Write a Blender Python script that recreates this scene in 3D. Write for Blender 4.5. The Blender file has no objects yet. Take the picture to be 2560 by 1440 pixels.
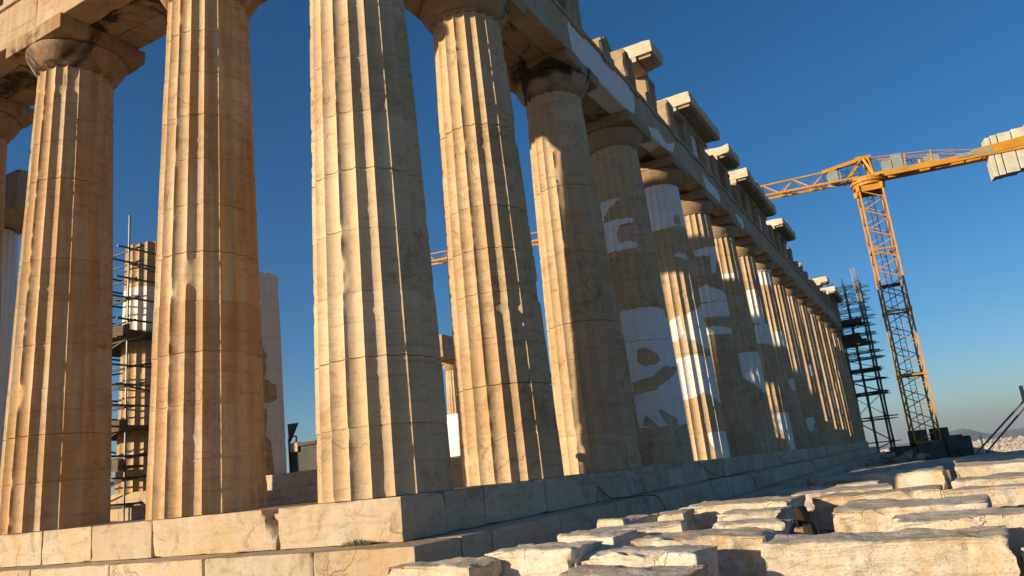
import bpy, math, random
import numpy as np
from mathutils import Matrix, Vector
from math import sin, cos, tan, radians, degrees, pi, hypot, atan2

SC = bpy.context.scene
COL = SC.collection
# ------------------------------------------------------------------ camera
CAM = (-8.0200776, -6.1370719, 0.0937576)
YAW, PITCH, ROLL, FPX = 0.48609853, 0.24233408, -0.10318805, 1901.6
f = Vector((cos(PITCH)*cos(YAW), cos(PITCH)*sin(YAW), sin(PITCH)))
rt0 = Vector((sin(YAW), -cos(YAW), 0)); up0 = rt0.cross(f)
rt = rt0*cos(ROLL) + up0*sin(ROLL); up = -rt0*sin(ROLL) + up0*cos(ROLL)
cd = bpy.data.cameras.new('camera'); cam = bpy.data.objects.new('camera', cd); COL.objects.link(cam)
cam.matrix_world = Matrix(((rt.x, up.x, -f.x, CAM[0]), (rt.y, up.y, -f.y, CAM[1]), (rt.z, up.z, -f.z, CAM[2]), (0, 0, 0, 1)))
cd.sensor_width = 36; cd.lens = 36*FPX/2560; cd.clip_start = 0.05; cd.clip_end = 60000
SC.camera = cam
# ------------------------------------------------------------------ light
SUN_AZ = radians(33.7); SUN_EL = radians(11.6)
sdir = Vector((-cos(SUN_AZ)*cos(SUN_EL), sin(SUN_AZ)*cos(SUN_EL), sin(SUN_EL)))
sl = bpy.data.lights.new('sun', 'SUN'); sun = bpy.data.objects.new('sun', sl); COL.objects.link(sun)
sun.rotation_euler = sdir.to_track_quat('Z', 'Y').to_euler()
sl.energy = 5.0; sl.angle = radians(0.55); sl.color = (1.0, 0.80, 0.54)
W = bpy.data.worlds.new('World'); SC.world = W; W.use_nodes = True
nt = W.node_tree; nt.nodes.clear()
sky = nt.nodes.new('ShaderNodeTexSky'); sky.sky_type = 'NISHITA'; sky.sun_disc = False
sky.sun_elevation = SUN_EL; sky.sun_rotation = atan2(sdir.x, sdir.y)
sky.altitude = 200; sky.air_density = 0.9; sky.dust_density = 0.6; sky.ozone_density = 4.0
bg = nt.nodes.new('ShaderNodeBackground'); bg.inputs[1].default_value = 0.084
wo = nt.nodes.new('ShaderNodeOutputWorld')
hs = nt.nodes.new('ShaderNodeHueSaturation'); hs.inputs['Saturation'].default_value = 1.18
nt.links.new(sky.outputs[0], hs.inputs['Color']); tn = nt.nodes.new('ShaderNodeMix'); tn.data_type = 'RGBA'; tn.blend_type = 'MULTIPLY'; tn.inputs[0].default_value = 1; tn.inputs[7].default_value = (.98, 1.01, 1.0, 1)
nt.links.new(hs.outputs[0], tn.inputs[6]); nt.links.new(tn.outputs[2], bg.inputs[0]); nt.links.new(bg.outputs[0], wo.inputs[0])
SC.view_settings.view_transform = 'Standard'; SC.view_settings.look = 'None'
SC.view_settings.gamma = 1; SC.view_settings.exposure = 0.56
SC.cycles.volume_bounces = 0; SC.cycles.max_bounces = 8; SC.cycles.diffuse_bounces = 5

# ------------------------------------------------------------------ noise
def _h(i, j, k):
    n = (i*374761393 + j*668265263 + k*1274126177) & 0x7fffffff
    n = ((n ^ (n >> 13))*1103515245) & 0x7fffffff
    n = ((n ^ (n >> 15))*12345701) & 0x7fffffff
    return ((n ^ (n >> 11)) & 0xffff)/65535.0
def vn(x, y, z):
    x = np.asarray(x, float); y = np.asarray(y, float)+0*x; z = np.asarray(z, float)+0*x
    xi, yi, zi = np.floor(x).astype(np.int64), np.floor(y).astype(np.int64), np.floor(z).astype(np.int64)
    fx, fy, fz = x-xi, y-yi, z-zi
    fx = fx*fx*(3-2*fx); fy = fy*fy*(3-2*fy); fz = fz*fz*(3-2*fz)
    def L(a, b, t): return a+(b-a)*t
    return L(L(L(_h(xi, yi, zi), _h(xi+1, yi, zi), fx), L(_h(xi, yi+1, zi), _h(xi+1, yi+1, zi), fx), fy),
             L(L(_h(xi, yi, zi+1), _h(xi+1, yi, zi+1), fx), L(_h(xi, yi+1, zi+1), _h(xi+1, yi+1, zi+1), fx), fy), fz)
def fbm(x, y, z, o=3):
    s = 0; a = .5; t = 0
    for k in range(o):
        s = s + a*vn(x*2**k+k*7.1, y*2**k+k*3.3, z*2**k+k*5.7); t += a; a *= .5
    return s/t
def sst(a, b, x):
    t = np.clip((x-a)/(b-a), 0, 1); return t*t*(3-2*t)

# ------------------------------------------------------------------ objects
def tag(o, label=None, cat=None, group=None, kind=None):
    if label: o['label'] = label
    if cat: o['category'] = cat
    if group: o['group'] = group
    if kind: o['kind'] = kind
    return o
def thing(name, label, cat, loc=(0, 0, 0), group=None, rz=0):
    o = bpy.data.objects.new(name, None); COL.objects.link(o); o.location = loc; o.rotation_euler = (0, 0, rz)
    o.empty_display_size = .2
    return tag(o, label, cat, group)
def obj(name, V, F, mat, parent=None, smooth=False, attrs=None, world=True, auto=None):
    me = bpy.data.meshes.new(name); V = np.asarray(V, float)
    if parent is not None and world:
        V = V - np.array(parent.location)
    me.from_pydata(V.tolist(), [], [list(map(int, q)) for q in F]); me.materials.append(mat)
    for k, a in (attrs or {}).items():
        at = me.attributes.new(k, 'FLOAT', 'POINT')
        at.data.foreach_set('value', np.broadcast_to(np.asarray(a, np.float32), (len(V),)).astype(np.float32).copy())
    if smooth: me.polygons.foreach_set('use_smooth', np.ones(len(me.polygons), bool))
    me.update()
    if auto is not None: me.set_sharp_from_angle(angle=radians(auto))
    o = bpy.data.objects.new(name, me); COL.objects.link(o)
    if parent is not None: o.parent = parent
    return o
class MB:
    def __init__(s): s.V = []; s.F = []; s.A = {}
    def add(s, V, F, **at):
        n = sum(len(v) for v in s.V); s.V.append(np.asarray(V, float)); s.F += [[i+n for i in q] for q in F]
        for k, a in at.items():
            s.A.setdefault(k, []).append(np.broadcast_to(np.asarray(a, float), (len(V),)))
    def box(s, x0, x1, y0, y1, z0, z1, M=None):
        V = np.array([(x, y, z) for x in (x0, x1) for y in (y0, y1) for z in (z0, z1)], float)
        if M is not None: V = V@np.array(M)[:3, :3].T + np.array(M)[:3, 3]
        s.add(V, [(0, 1, 3, 2), (4, 6, 7, 5), (0, 4, 5, 1), (2, 3, 7, 6), (0, 2, 6, 4), (1, 5, 7, 3)])
    def tube(s, a, b, r, n=6):
        a = Vector(a); b = Vector(b); d = b-a
        if d.length < 1e-6: return
        d.normalize(); u = d.orthogonal().normalized(); w = d.cross(u)
        V = []
        for p in (a, b):
            for k in range(n):
                t = 2*pi*k/n; V.append(p+u*(r*cos(t))+w*(r*sin(t)))
        F = [(k, (k+1) % n, n+(k+1) % n, n+k) for k in range(n)]+[tuple(range(n))[::-1], tuple(range(n, 2*n))]
        s.add([tuple(v) for v in V], F)
    def beam(s, a, b, w, h=None):
        """rectangular bar between two points"""
        h = h or w; a = Vector(a); b = Vector(b); d = (b-a); L = d.length; d.normalize()
        u = d.cross(Vector((0, 0, 1)))
        if u.length < .05: u = Vector((1, 0, 0))
        u.normalize(); v = u.cross(d)
        V = [p+u*(sx*w/2)+v*(sz*h/2) for p in (a, b) for sx in (-1, 1) for sz in (-1, 1)]
        s.add([tuple(q) for q in V], [(0, 1, 3, 2), (4, 6, 7, 5), (0, 4, 5, 1), (2, 3, 7, 6), (0, 2, 6, 4), (1, 5, 7, 3)])
    def build(s, name, mat, parent=None, smooth=False, world=True, auto=None, extra=None):
        V = np.concatenate(s.V); A = {k: np.concatenate(a) for k, a in s.A.items()}
        if extra: A.update(extra)
        return obj(name, V, s.F, mat, parent, smooth, A, world, auto)

# ------------------------------------------------------------------ materials
def new_mat(name):
    m = bpy.data.materials.new(name); m.use_nodes = True
    n = m.node_tree.nodes; b = n['Principled BSDF']; b.inputs['Specular IOR Level'].default_value = .25
    return m, m.node_tree, b
def simple(name, col, rough=.6, metal=0, var=.12, scale=3.0, rust=None, bump=.0):
    m, t, b = new_mat(name); N = t.nodes; Lk = t.links
    g = N.new('ShaderNodeNewGeometry'); no = N.new('ShaderNodeTexNoise'); no.inputs['Scale'].default_value = scale
    no.inputs['Detail'].default_value = 6; Lk.new(g.outputs['Position'], no.inputs['Vector'])
    r = N.new('ShaderNodeValToRGB'); Lk.new(no.outputs['Fac'], r.inputs[0])
    lo = [c*(1-var) for c in col]; hi = [min(1, c*(1+var)) for c in col]
    r.color_ramp.elements[0].position = .3; r.color_ramp.elements[1].position = .7
    r.color_ramp.elements[0].color = (*lo, 1); r.color_ramp.elements[1].color = (*hi, 1)
    if rust:
        e = r.color_ramp.elements.new(.24); e.color = (*rust, 1)
        r.color_ramp.elements[1].position = .3
        r.color_ramp.elements[0].color = (*rust, 1)
        r.color_ramp.elements[2].color = (*lo, 1) if len(r.color_ramp.elements) > 2 else (*lo, 1)
    Lk.new(r.outputs[0], b.inputs['Base Color']); b.inputs['Roughness'].default_value = rough; b.inputs['Metallic'].default_value = metal
    if bump:
        bm = N.new('ShaderNodeBump'); bm.inputs['Strength'].default_value = bump; bm.inputs['Distance'].default_value = .02
        Lk.new(no.outputs['Fac'], bm.inputs['Height']); Lk.new(bm.outputs[0], b.inputs['Normal'])
    return m
def stone(name, light, honey, dark, bump=.5, crust=0.0, vein=.35, dirt=.5, whiten=0.0, bscale=1.0, hcrack=0.0):
    light, honey, dark = [tuple(v*.74 for v in c) for c in (light, honey, dark)]
    m, t, b = new_mat(name); N = t.nodes; Lk = t.links
    pos = N.new('ShaderNodeNewGeometry').outputs['Position']
    def noise(sc, detail=5, rough=.55, vec=None, dist=0, sxyz=None):
        v = vec or pos
        if sxyz:
            mp = N.new('ShaderNodeMapping'); mp.inputs['Scale'].default_value = sxyz; Lk.new(v, mp.inputs['Vector']); v = mp.outputs[0]
        n = N.new('ShaderNodeTexNoise'); n.inputs['Scale'].default_value = sc; n.inputs['Detail'].default_value = detail
        n.inputs['Roughness'].default_value = rough; n.inputs['Distortion'].default_value = dist
        Lk.new(v, n.inputs['Vector']); return n.outputs['Fac']
    def ramp(fac, p0, p1, c0=0., c1=1.):
        r = N.new('ShaderNodeMapRange'); r.interpolation_type = 'SMOOTHSTEP'; r.clamp = True
        for k, v in zip(('From Min', 'From Max', 'To Min', 'To Max'), (p0, p1, c0, c1)): r.inputs[k].default_value = v
        Lk.new(fac, r.inputs['Value']); return r.outputs[0]
    def mix(fac, a, bb, mode='MIX'):
        x = N.new('ShaderNodeMix'); x.data_type = 'RGBA'; x.blend_type = mode
        for i, v in ((0, fac), (6, a), (7, bb)):
            if isinstance(v, (int, float)): x.inputs[i].default_value = v
            elif isinstance(v, tuple): x.inputs[i].default_value = (*v, 1)
            else: Lk.new(v, x.inputs[i])
        return x.outputs[2]
    def math_(op, a, c):
        x = N.new('ShaderNodeMath'); x.operation = op
        for i, v in ((0, a), (1, c)):
            if isinstance(v, (int, float)): x.inputs[i].default_value = v
            else: Lk.new(v, x.inputs[i])
        return x.outputs[0]
    def attr(n):
        a = N.new('ShaderNodeAttribute'); a.attribute_name = n; return a.outputs['Fac']
    big = noise(.55, 5); mid = noise(2.3, 7, .62, dist=.6); fine = noise(16, 8, .7)
    lay = noise(1.0, 6, .6, sxyz=(1.1, 1.1, 7.0), dist=1.2)
    streak = noise(1.0, 5, .6, sxyz=(5, 5, .35))
    c = mix(ramp(big, .35, .65), light, honey)
    c = mix(ramp(mid, .42, .72), c, light)
    rust = attr('rust')
    c = mix(math_('MULTIPLY', rust, ramp(streak, .38, .60)), c, tuple(h*k for h, k in zip(honey, (.95, .74, .50))))
    c = mix(math_('MULTIPLY', ramp(lay, .48, .75), vein), c, dark)
    c = mix(math_('MULTIPLY', ramp(math_('ADD', math_('MULTIPLY', mid, .6), math_('MULTIPLY', fine, .4)), .54, .66), dirt), c, dark)
    blot = ramp(math_('MULTIPLY', noise(.9, 6, .65, dist=1.2), math_('ADD', noise(6.0, 6, .7), .5)), .56, .68)
    c = mix(math_('MULTIPLY', blot, dirt*.75), c, tuple(d*1.25 for d in dark))
    # hairline cracks along warped cell edges
    wp = N.new('ShaderNodeVectorMath'); wp.operation = 'ADD'
    nv = N.new('ShaderNodeTexNoise'); nv.inputs['Scale'].default_value = 1.7; nv.inputs['Detail'].default_value = 5; Lk.new(pos, nv.inputs['Vector'])
    Lk.new(pos, wp.inputs[0]); Lk.new(nv.outputs['Color'], wp.inputs[1])
    vo = N.new('ShaderNodeTexVoronoi'); vo.feature = 'DISTANCE_TO_EDGE'; vo.inputs['Scale'].default_value = .9; Lk.new(wp.outputs[0], vo.inputs['Vector'])
    crk = ramp(vo.outputs['Distance'], 0.0, .012, 1, 0)
    crkm = math_('MULTIPLY', crk, ramp(noise(.8, 3), .5, .62))
    c = mix(math_('MULTIPLY', crkm, .4), c, tuple(d*.5 for d in dark))
    # individual drum / block tint
    ti = attr('tint')
    c = mix(1.0, c, mix(ramp(ti, -1, 1), (.80, .76, .70), (1.18, 1.20, 1.22)), 'MULTIPLY')
    # weathered pale patches
    if whiten: c = mix(math_('MULTIPLY', ramp(noise(1.4, 8, .7, dist=1.0), .50, .62), whiten), c, (.68, .65, .58))
    if crust:
        k = math_('ADD', noise(.75, 7, .6, dist=.8), math_('MULTIPLY', attr('crust'), .3))
        c = mix(math_('MULTIPLY', ramp(k, .53, .63), crust), c, (.028, .022, .017))
    # new marble inlays
    nw = math_('ADD', attr('new'), math_('MULTIPLY', math_('SUBTRACT', noise(4.0, 5, .6), .5), .38))
    nm = ramp(nw, .49, .51)
    whitec = mix(ramp(lay, .45, .7, 0, .35), (.78, .765, .73), (.58, .57, .54))
    c = mix(nm, c, whitec)
    # fine value grain
    c = mix(1.0, c, mix(fine, (.78, .77, .75), (1.16, 1.16, 1.16)), 'MULTIPLY')
    Lk.new(c, b.inputs['Base Color'])
    b.inputs['Roughness'].default_value = .82
    h = math_('ADD', math_('MULTIPLY', mid, .5), math_('MULTIPLY', noise(9*bscale, 9, .68, sxyz=(1, 1, 1.8)), .5))
    h = math_('SUBTRACT', h, math_('MULTIPLY', crkm, .4))
    h = math_('SUBTRACT', h, math_('MULTIPLY', ramp(noise(22*bscale, 4, .6), .60, .72), .16))
    if hcrack:
        hn = noise(1.0, 6, .65, sxyz=(.8, .8, 5.5), dist=1.6)
        h = math_('SUBTRACT', h, math_('MULTIPLY', ramp(math_('ABSOLUTE', math_('SUBTRACT', hn, .5), 0), 0, .03, 1, 0), hcrack))
    h = math_('MULTIPLY', h, ramp(nm, 0, 1, 1, .25))
    bm = N.new('ShaderNodeBump'); bm.inputs['Strength'].default_value = bump; bm.inputs['Distance'].default_value = .035
    Lk.new(h, bm.inputs['Height']); Lk.new(bm.outputs[0], b.inputs['Normal'])
    return m
M_COL = stone('weathered_column_marble', (.78, .62, .42), (.68, .49, .29), (.30, .19, .105), bump=.65, dirt=.55, vein=.42)
M_ENT = stone('weathered_entablature_marble', (.63, .50, .35), (.54, .38, .23), (.24, .16, .095), bump=.7, vein=.5, dirt=.7)
M_CRUST = stone('sooty_marble', (.56, .44, .30), (.46, .31, .18), (.22, .14, .08), bump=.5, crust=.92)
M_CORN = stone('broken_pale_cornice_marble', (.78, .68, .53), (.70, .55, .37), (.33, .24, .15), bump=.8, whiten=.5)
M_STEP = stone('step_marble', (.66, .57, .44), (.62, .46, .28), (.30, .21, .13), bump=.8, vein=.5, dirt=.8)
M_BLOCK = stone('quarried_pale_marble', (.79, .72, .60), (.70, .55, .37), (.38, .28, .18), bump=1.0, vein=.3, dirt=.7, whiten=.6, bscale=2.0, hcrack=.07)
M_GROUND = stone('trodden_rock_ground', (.42, .37, .30), (.36, .29, .21), (.20, .16, .11), bump=1.0)

# ------------------------------------------------------------------ rough box
def axis(a, b, s, fine):
    L = b-a; e = [0, .012, .035, .08]; e = [v for v in e if v < L*.3] if fine else [0, min(.05, L*.25)]
    inner = np.linspace(e[-1], L-e[-1], max(2, int((L-2*e[-1])/s)+2))
    return a+np.unique(np.round(np.concatenate([e, inner, [L-v for v in e]]), 5))
def rough_box(x0, x1, y0, y1, z0, z1, s=.15, r0=.012, chip=.05, amp=.006, seed=0, fine=True, chipf=2.2, ledge=0.0, rough=0.0):
    X, Y, Z = axis(x0, x1, s, fine), axis(y0, y1, s, fine), axis(z0, z1, s, fine)
    nx, ny, nz = len(X), len(Y), len(Z); idx = {}; V = []; F = []
    def vid(i, j, k):
        q = (i, j, k)
        if q not in idx: idx[q] = len(V); V.append((X[i], Y[j], Z[k]))
        return idx[q]
    for j in range(ny-1):
        for k in range(nz-1):
            F.append((vid(0, j, k), vid(0, j, k+1), vid(0, j+1, k+1), vid(0, j+1, k)))
            F.append((vid(nx-1, j, k), vid(nx-1, j+1, k), vid(nx-1, j+1, k+1), vid(nx-1, j, k+1)))
    for i in range(nx-1):
        for k in range(nz-1):
            F.append((vid(i, 0, k), vid(i+1, 0, k), vid(i+1, 0, k+1), vid(i, 0, k+1)))
            F.append((vid(i, ny-1, k), vid(i, ny-1, k+1), vid(i+1, ny-1, k+1), vid(i+1, ny-1, k)))
    for i in range(nx-1):
        for j in range(ny-1):
            F.append((vid(i, j, 0), vid(i, j+1, 0), vid(i+1, j+1, 0), vid(i+1, j, 0)))
            F.append((vid(i, j, nz-1), vid(i+1, j, nz-1), vid(i+1, j+1, nz-1), vid(i, j+1, nz-1)))
    P = np.array(V); sd = seed*13.7
    n = fbm(P[:, 0]*chipf+sd, P[:, 1]*chipf-sd, P[:, 2]*chipf+sd*.5, 3)
    mx = .45*min(x1-x0, y1-y0, z1-z0)
    r = np.minimum(r0 + chip*sst(.48, .74, n), mx)[:, None]
    lo = np.array([x0, y0, z0]); hi = np.array([x1, y1, z1])
    q = np.clip(P, lo+r, hi-r); d = P-q; L = np.linalg.norm(d, axis=1)[:, None]; nrm = np.where(L > 1e-9, d/np.maximum(L, 1e-9), 0)
    P2 = q+nrm*r
    a = (fbm(P[:, 0]*3+sd, P[:, 1]*3, P[:, 2]*3, 4)-.5)*2*amp
    if rough:
        rg = np.abs(fbm(P[:, 0]*4.5+sd, P[:, 1]*4.5-sd, P[:, 2]*7, 4)-.5)*2; side = np.hypot(nrm[:, 0], nrm[:, 1])
        a = a-rough*(1-rg)**3*(.35+.65*side) - rough*1.6*sst(.60, .66, fbm(P[:, 0]*3.3-sd, P[:, 1]*3.3+sd, P[:, 2]*4.2, 3))*(.2+.8*side)
    if ledge:
        # broken, bedded faces: horizontal steps that push the side faces in and out
        lay = fbm(P[:, 0]*1.2+sd, P[:, 1]*1.2+sd, P[:, 2]*9+fbm(P[:, 0]*.9, P[:, 1]*.9+sd, P[:, 2], 2)*5, 2)
        side = np.hypot(nrm[:, 0], nrm[:, 1])
        a = a - ledge*sst(.45, .60, lay)*side - ledge*.45*sst(.5, .62, fbm(P[:, 0]*1.6+sd, P[:, 1]*1.6, P[:, 2]*0+sd, 3))*np.abs(nrm[:, 2])
    P2 = P2+nrm*a[:, None]
    return P2, F

# ------------------------------------------------------------------ columns
PATCH = {
4: [(1, [(159,4.41),(-134,4.45),(-101,4.4),(-74,4.04),(-74,3.22),(-74,1.86),(-74,1.03),(172,1.01),(167,1.97),(163,3.54)]),
 (0, [(-173,3.25),(-158,3.25),(-137,3.1),(-129,2.93),(-141,2.74),(-162,2.72),(-175,2.89)]),
 (0, [(170,2.32),(-151,2.43),(-126,2.68),(-74,2.71),(-96,2.46),(-131,2.24),(-148,2.04),(169,1.96)]),
 (0, [(-174,1.41),(-155,1.06),(176,1.08)]), (0, [(-153,1.56),(-118,1.25),(-111,1.06),(-137,1.05)]),
 (1, [(140,7.89),(-156,7.85),(160,7.53),(142,7.22),(-140,7.18),(-139,7.02),(-170,7.02),(177,6.75),(-179,6.48),(-139,6.44),(-139,6.23),(147,6.25)])],
5: [(1, [(130,9.62),(-74,9.59),(-74,8.0),(130,7.87)]), (0, [(-134,8.4),(-106,8.44),(-106,8.04),(-133,8.04)]),
 (1, [(150,4.48),(-158,4.83),(-158,4.16),(-178,3.93),(160,3.95)]), (1, [(-147,4.81),(-76,5.2),(-77,3.69),(-103,3.6),(-135,3.86),(-151,4.01)]),
 (1, [(150,3.28),(-166,3.38),(-140,3.4),(-109,3.33),(-76,3.42),(-77,1.77),(-129,2.1),(-135,2.17),(-155,2.0),(150,1.94)]),
 (1, [(-144,.85),(-77,.87),(-77,-.09),(-130,-.03)]), (1, [(-156,6.92),(-136,7.0),(-104,6.96),(-111,6.75),(-127,6.80)])],
6: [(1, [(150,6.37),(-158,6.63),(-140,6.49),(-78,6.26),(-78,5.99),(160,5.92)]), (1, [(150,5.85),(-78,5.91),(-79,5.37),(-85,5.32),(-139,5.31),(150,5.31)]),
 (1, [(150,4.84),(-154,4.95),(-78,4.81),(-92,4.6),(150,4.65)]), (1, [(-174,8.03),(-136,8.17),(-84,8.21),(-114,7.09),(-132,7.08),(-124,7.8),(-173,7.80)])],
7: [(1, [(150,7.87),(-126,7.9),(-127,7.63),(150,7.69)]), (1, [(-170,4.29),(-80,4.31),(-80,2.47),(-109,2.55),(-170,3.28)])],
8: [(1, [(-167,7.85),(-122,7.86),(-117,6.13),(-162,6.12)]), (1, [(-162,6.07),(-81,6.12),(-81,4.98),(-161,5.15)]),
 (1, [(-150,1.77),(-81,1.76),(-81,-.07),(-119,-.01),(-126,.74),(-152,.86)])],
9: [(1, [(150,9.63),(-100,9.65),(-100,8.81),(150,8.91)]), (1, [(-152,6.22),(-82,6.23),(-82,5.43),(-155,5.43)]), (1, [(-132,3.62),(-82,3.67),(-104,2.94),(-121,3.0)])],
10: [(1, [(-143,1.67),(-82,1.69),(-127,.83),(-140,1.06)])],
11: [(1, [(-132,5.01),(-83,5.08),(-99,4.33),(-129,4.33)])],
'P3': [(1, [(-359.9,5.1),(0,5.1),(0,6.4),(-359.9,6.4)])],
'P2': [(1, [(0,-1),(-359.9,-1),(-359.9,9),(0,9)]), (0, [(-200,5.6),(-175,5.3),(-153,4.71),(-119,4.21),(-102,3.75),(-105,3.09),(-80,2.98),(-80,2.59),(-120,2.45),(-120,2.41),(-104,2.36),(-106,1.64),(-100,1.6),(-90,.88),(-91,.65),(-200,.6)])],
}
def poly_sd(px, py, P):
    """signed distance, positive inside (vectorised)"""
    P = np.asarray(P, float); d = np.full(px.shape, 1e9); ins = np.zeros(px.shape, bool)
    for i in range(len(P)):
        ax, ay = P[i]; bx, by = P[(i+1) % len(P)]
        ex, ey = bx-ax, by-ay; L2 = ex*ex+ey*ey+1e-12
        t = np.clip(((px-ax)*ex+(py-ay)*ey)/L2, 0, 1)
        d = np.minimum(d, np.hypot(px-ax-t*ex, py-ay-t*ey))
        c = (ay > py) != (by > py)
        xi = ax+(py-ay)*ex/(ey if abs(ey) > 1e-12 else 1e-12)
        ins ^= c & (px < xi)
    return np.where(ins, d, -d)
def patch_attr(key, th, z):
    u = (np.degrees(th) % 360)-360           # -360..0 , continuous across the visible side
    out = np.full(th.shape, -.5)
    for s, P in PATCH.get(key, []):
        Q = [(((a if (a < 0 or len(P) == 4 and a == 0) else a-360) if abs(a) != 360 else a)*.0145, zz) for a, zz in P]
        sd = poly_sd(u*.0145, z, Q)*3.0
        if s: out = np.maximum(out, np.clip(sd, -.5, .5))
        else: out = np.minimum(out, np.clip(-sd, -.5, .5))
    return np.clip(out+.5, 0, 1)
def entasis(t, r0, r1): return r0-(r0-r1)*(t**1.25*.9+.1*t)
def make_shaft(cx, cy, zb, zt, r0, r1, key=None, seed=0, m=8, rows=10, lean=(0, 0), dmg=1.0, rust=.3, full=None, strong=(), ragged=0, nfl=20, tint0=0., nd=None):
    full = full or (zt-zb)
    nd = nd or max(1, round((full)/.87)); H = full/nd
    zs = []; dr = []
    rnd = random.Random(seed)
    d = 0; z = zb
    while z < zt-1e-6:
        z1 = min(z+H, zt)
        g = .008
        ins = np.linspace(z+g, z1-g, rows)
        zs += list(ins); dr += [d]*rows
        if z1 < zt-1e-6: zs.append(z1); dr.append(d+.5)
        z = z1; d += 1
    zs = np.array(zs); dr = np.array(dr); nD = d
    C = nfl*m; th = 2*pi*(np.arange(C)/C)+pi/nfl
    tt = (np.arange(C) % m)/m                      # 0 = arris
    fl = np.arange(C)//m
    Z, T = np.meshgrid(zs, th, indexing='ij'); D = dr[:, None]+0*T; t = tt[None, :]+0*Z; FL = fl[None, :]+0*Z
    R = entasis(np.clip((Z-zb)/full, 0, 1), r0, r1)
    dep = .076*(R/.95)
    prof = dep*(1-(2*t-1)**2)**.85
    da = np.minimum(t, 1-t)                         # distance to arris
    arr = np.round(FL+t) % nfl
    w = np.clip(1-da/.26, 0, 1)
    e = vn(arr*17.3+seed*3.1, Z*2.2, seed+arr*0.0); e2 = vn(arr*9.3+seed, Z*8, arr*3.7+seed)
    w2 = np.clip(1-da/.14, 0, 1)
    ch = dmg*(.035*sst(.91, .96, e)*w+.016*sst(.76, .86, e2)*w2)
    # joint chips
    zj = np.abs(Z-(zb+np.round((Z-zb)/H)*H)); js = vn(arr*5.1+seed*2, np.round((Z-zb)/H)*3.3, 1.5+seed)
    inter = (Z > zb+.4*H) & (Z < zt-.01) | ((Z-zb) < .3*H)
    ch = ch+dmg*np.where(inter, .04*sst(.78, .95, js)*np.clip(1-zj/(.02+.07*js), 0, 1)*np.clip(1-da/.3, 0, 1), 0)
    r = R-np.maximum(prof, 0)-ch
    r = np.where(ch > 0, np.minimum(R-prof, np.maximum(r, R-dep*.95-.1*prof)), r)
    # scars that flatten the flutes
    X0, Y0 = cx+R*np.cos(T), cy+R*np.sin(T)
    sc = fbm(X0*1.1+seed*5, Y0*1.1, Z*.8+seed, 4); s = np.clip(sst(.73, .77, sc)*dmg, 0, 1)
    r = r*(1-s)+s*np.minimum(r, R-.05-.02*vn(X0*9, Y0*9, Z*9))
    if nD > 1:
        di = D.astype(int)
        off = np.array([rnd.uniform(-.004, .004) for _ in range(nD+2)]); r = r+off[di]
        g = np.array([.024 if k in strong else .005 for k in range(nD+2)])
        jd = (D != np.floor(D)); gw = 1+1.5*sst(.5, .8, vn(np.cos(T)*3+seed, np.sin(T)*3, D*4.4))
        r = r-np.where(jd, g[di]*gw+.004, 0)
    r = r+(fbm(X0*5, Y0*5, Z*5, 3)-.5)*.006
    if ragged:
        rg = ragged*(fbm(X0*1.6+3, Y0*1.6, seed+0*Z, 3)-.35)
        top = (Z > zt-1.2); Zr = np.where(top, zb+(Z-zb)*(1-0*rg)-np.clip(rg, 0, 9)*np.clip((Z-(zt-1.2))/1.2, 0, 1), Z)
    else: Zr = Z
    Lx, Ly = lean[0]*Z/10, lean[1]*Z/10
    VX, VY = cx+r*np.cos(T)+Lx, cy+r*np.sin(T)+Ly
    V = np.stack([VX.ravel(), VY.ravel(), Zr.ravel()], 1)
    nr = len(zs); I = np.arange(nr*C).reshape(nr, C); a = I[:-1]; b2 = I[1:]
    F = np.stack([a.ravel(), np.roll(a, -1, 1).ravel(), np.roll(b2, -1, 1).ravel(), b2.ravel()], 1).tolist()
    F.append(I[-1].tolist()); F.append(I[0][::-1].tolist())
    tn = np.array([rnd.uniform(-.3, .3) for _ in range(nD+2)])[D.astype(int)]+tint0
    A = dict(tint=tn.ravel(), rust=np.full(V.shape[0], rust)*np.clip(.6+.8*vn(X0*.5+seed, Y0*.5, Z*.4).ravel(), 0, 1))
    if key in PATCH: A['new'] = patch_attr(key, T, Z).ravel()
    return V, F, A, m
def lathe(prof, cx, cy, n=60, seed=0, chip=.05, lean=(0, 0)):
    V = []; P = np.array(prof); th = 2*pi*np.arange(n)/n
    for r, z in P:
        x, y = cx+r*np.cos(th), cy+r*np.sin(th)
        nn = fbm(x*1.7+seed, y*1.7, z*1.7+seed, 3)
        rr = r-chip*sst(.55, .75, nn)*(1 if r > .8 else .2)+(fbm(x*4, y*4, z*4, 2)-.5)*.008
        V.append(np.stack([cx+rr*np.cos(th)+lean[0]*z/10, cy+rr*np.sin(th)+lean[1]*z/10, np.full(n, z)], 1))
    V = np.concatenate(V); k = len(P); F = []
    for i in range(k-1):
        for j in range(n):
            F.append((i*n+j, i*n+(j+1) % n, (i+1)*n+(j+1) % n, (i+1)*n+j))
    F.append(tuple(range(n))[::-1]); F.append(tuple(range((k-1)*n, k*n)))
    return V, F
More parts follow.
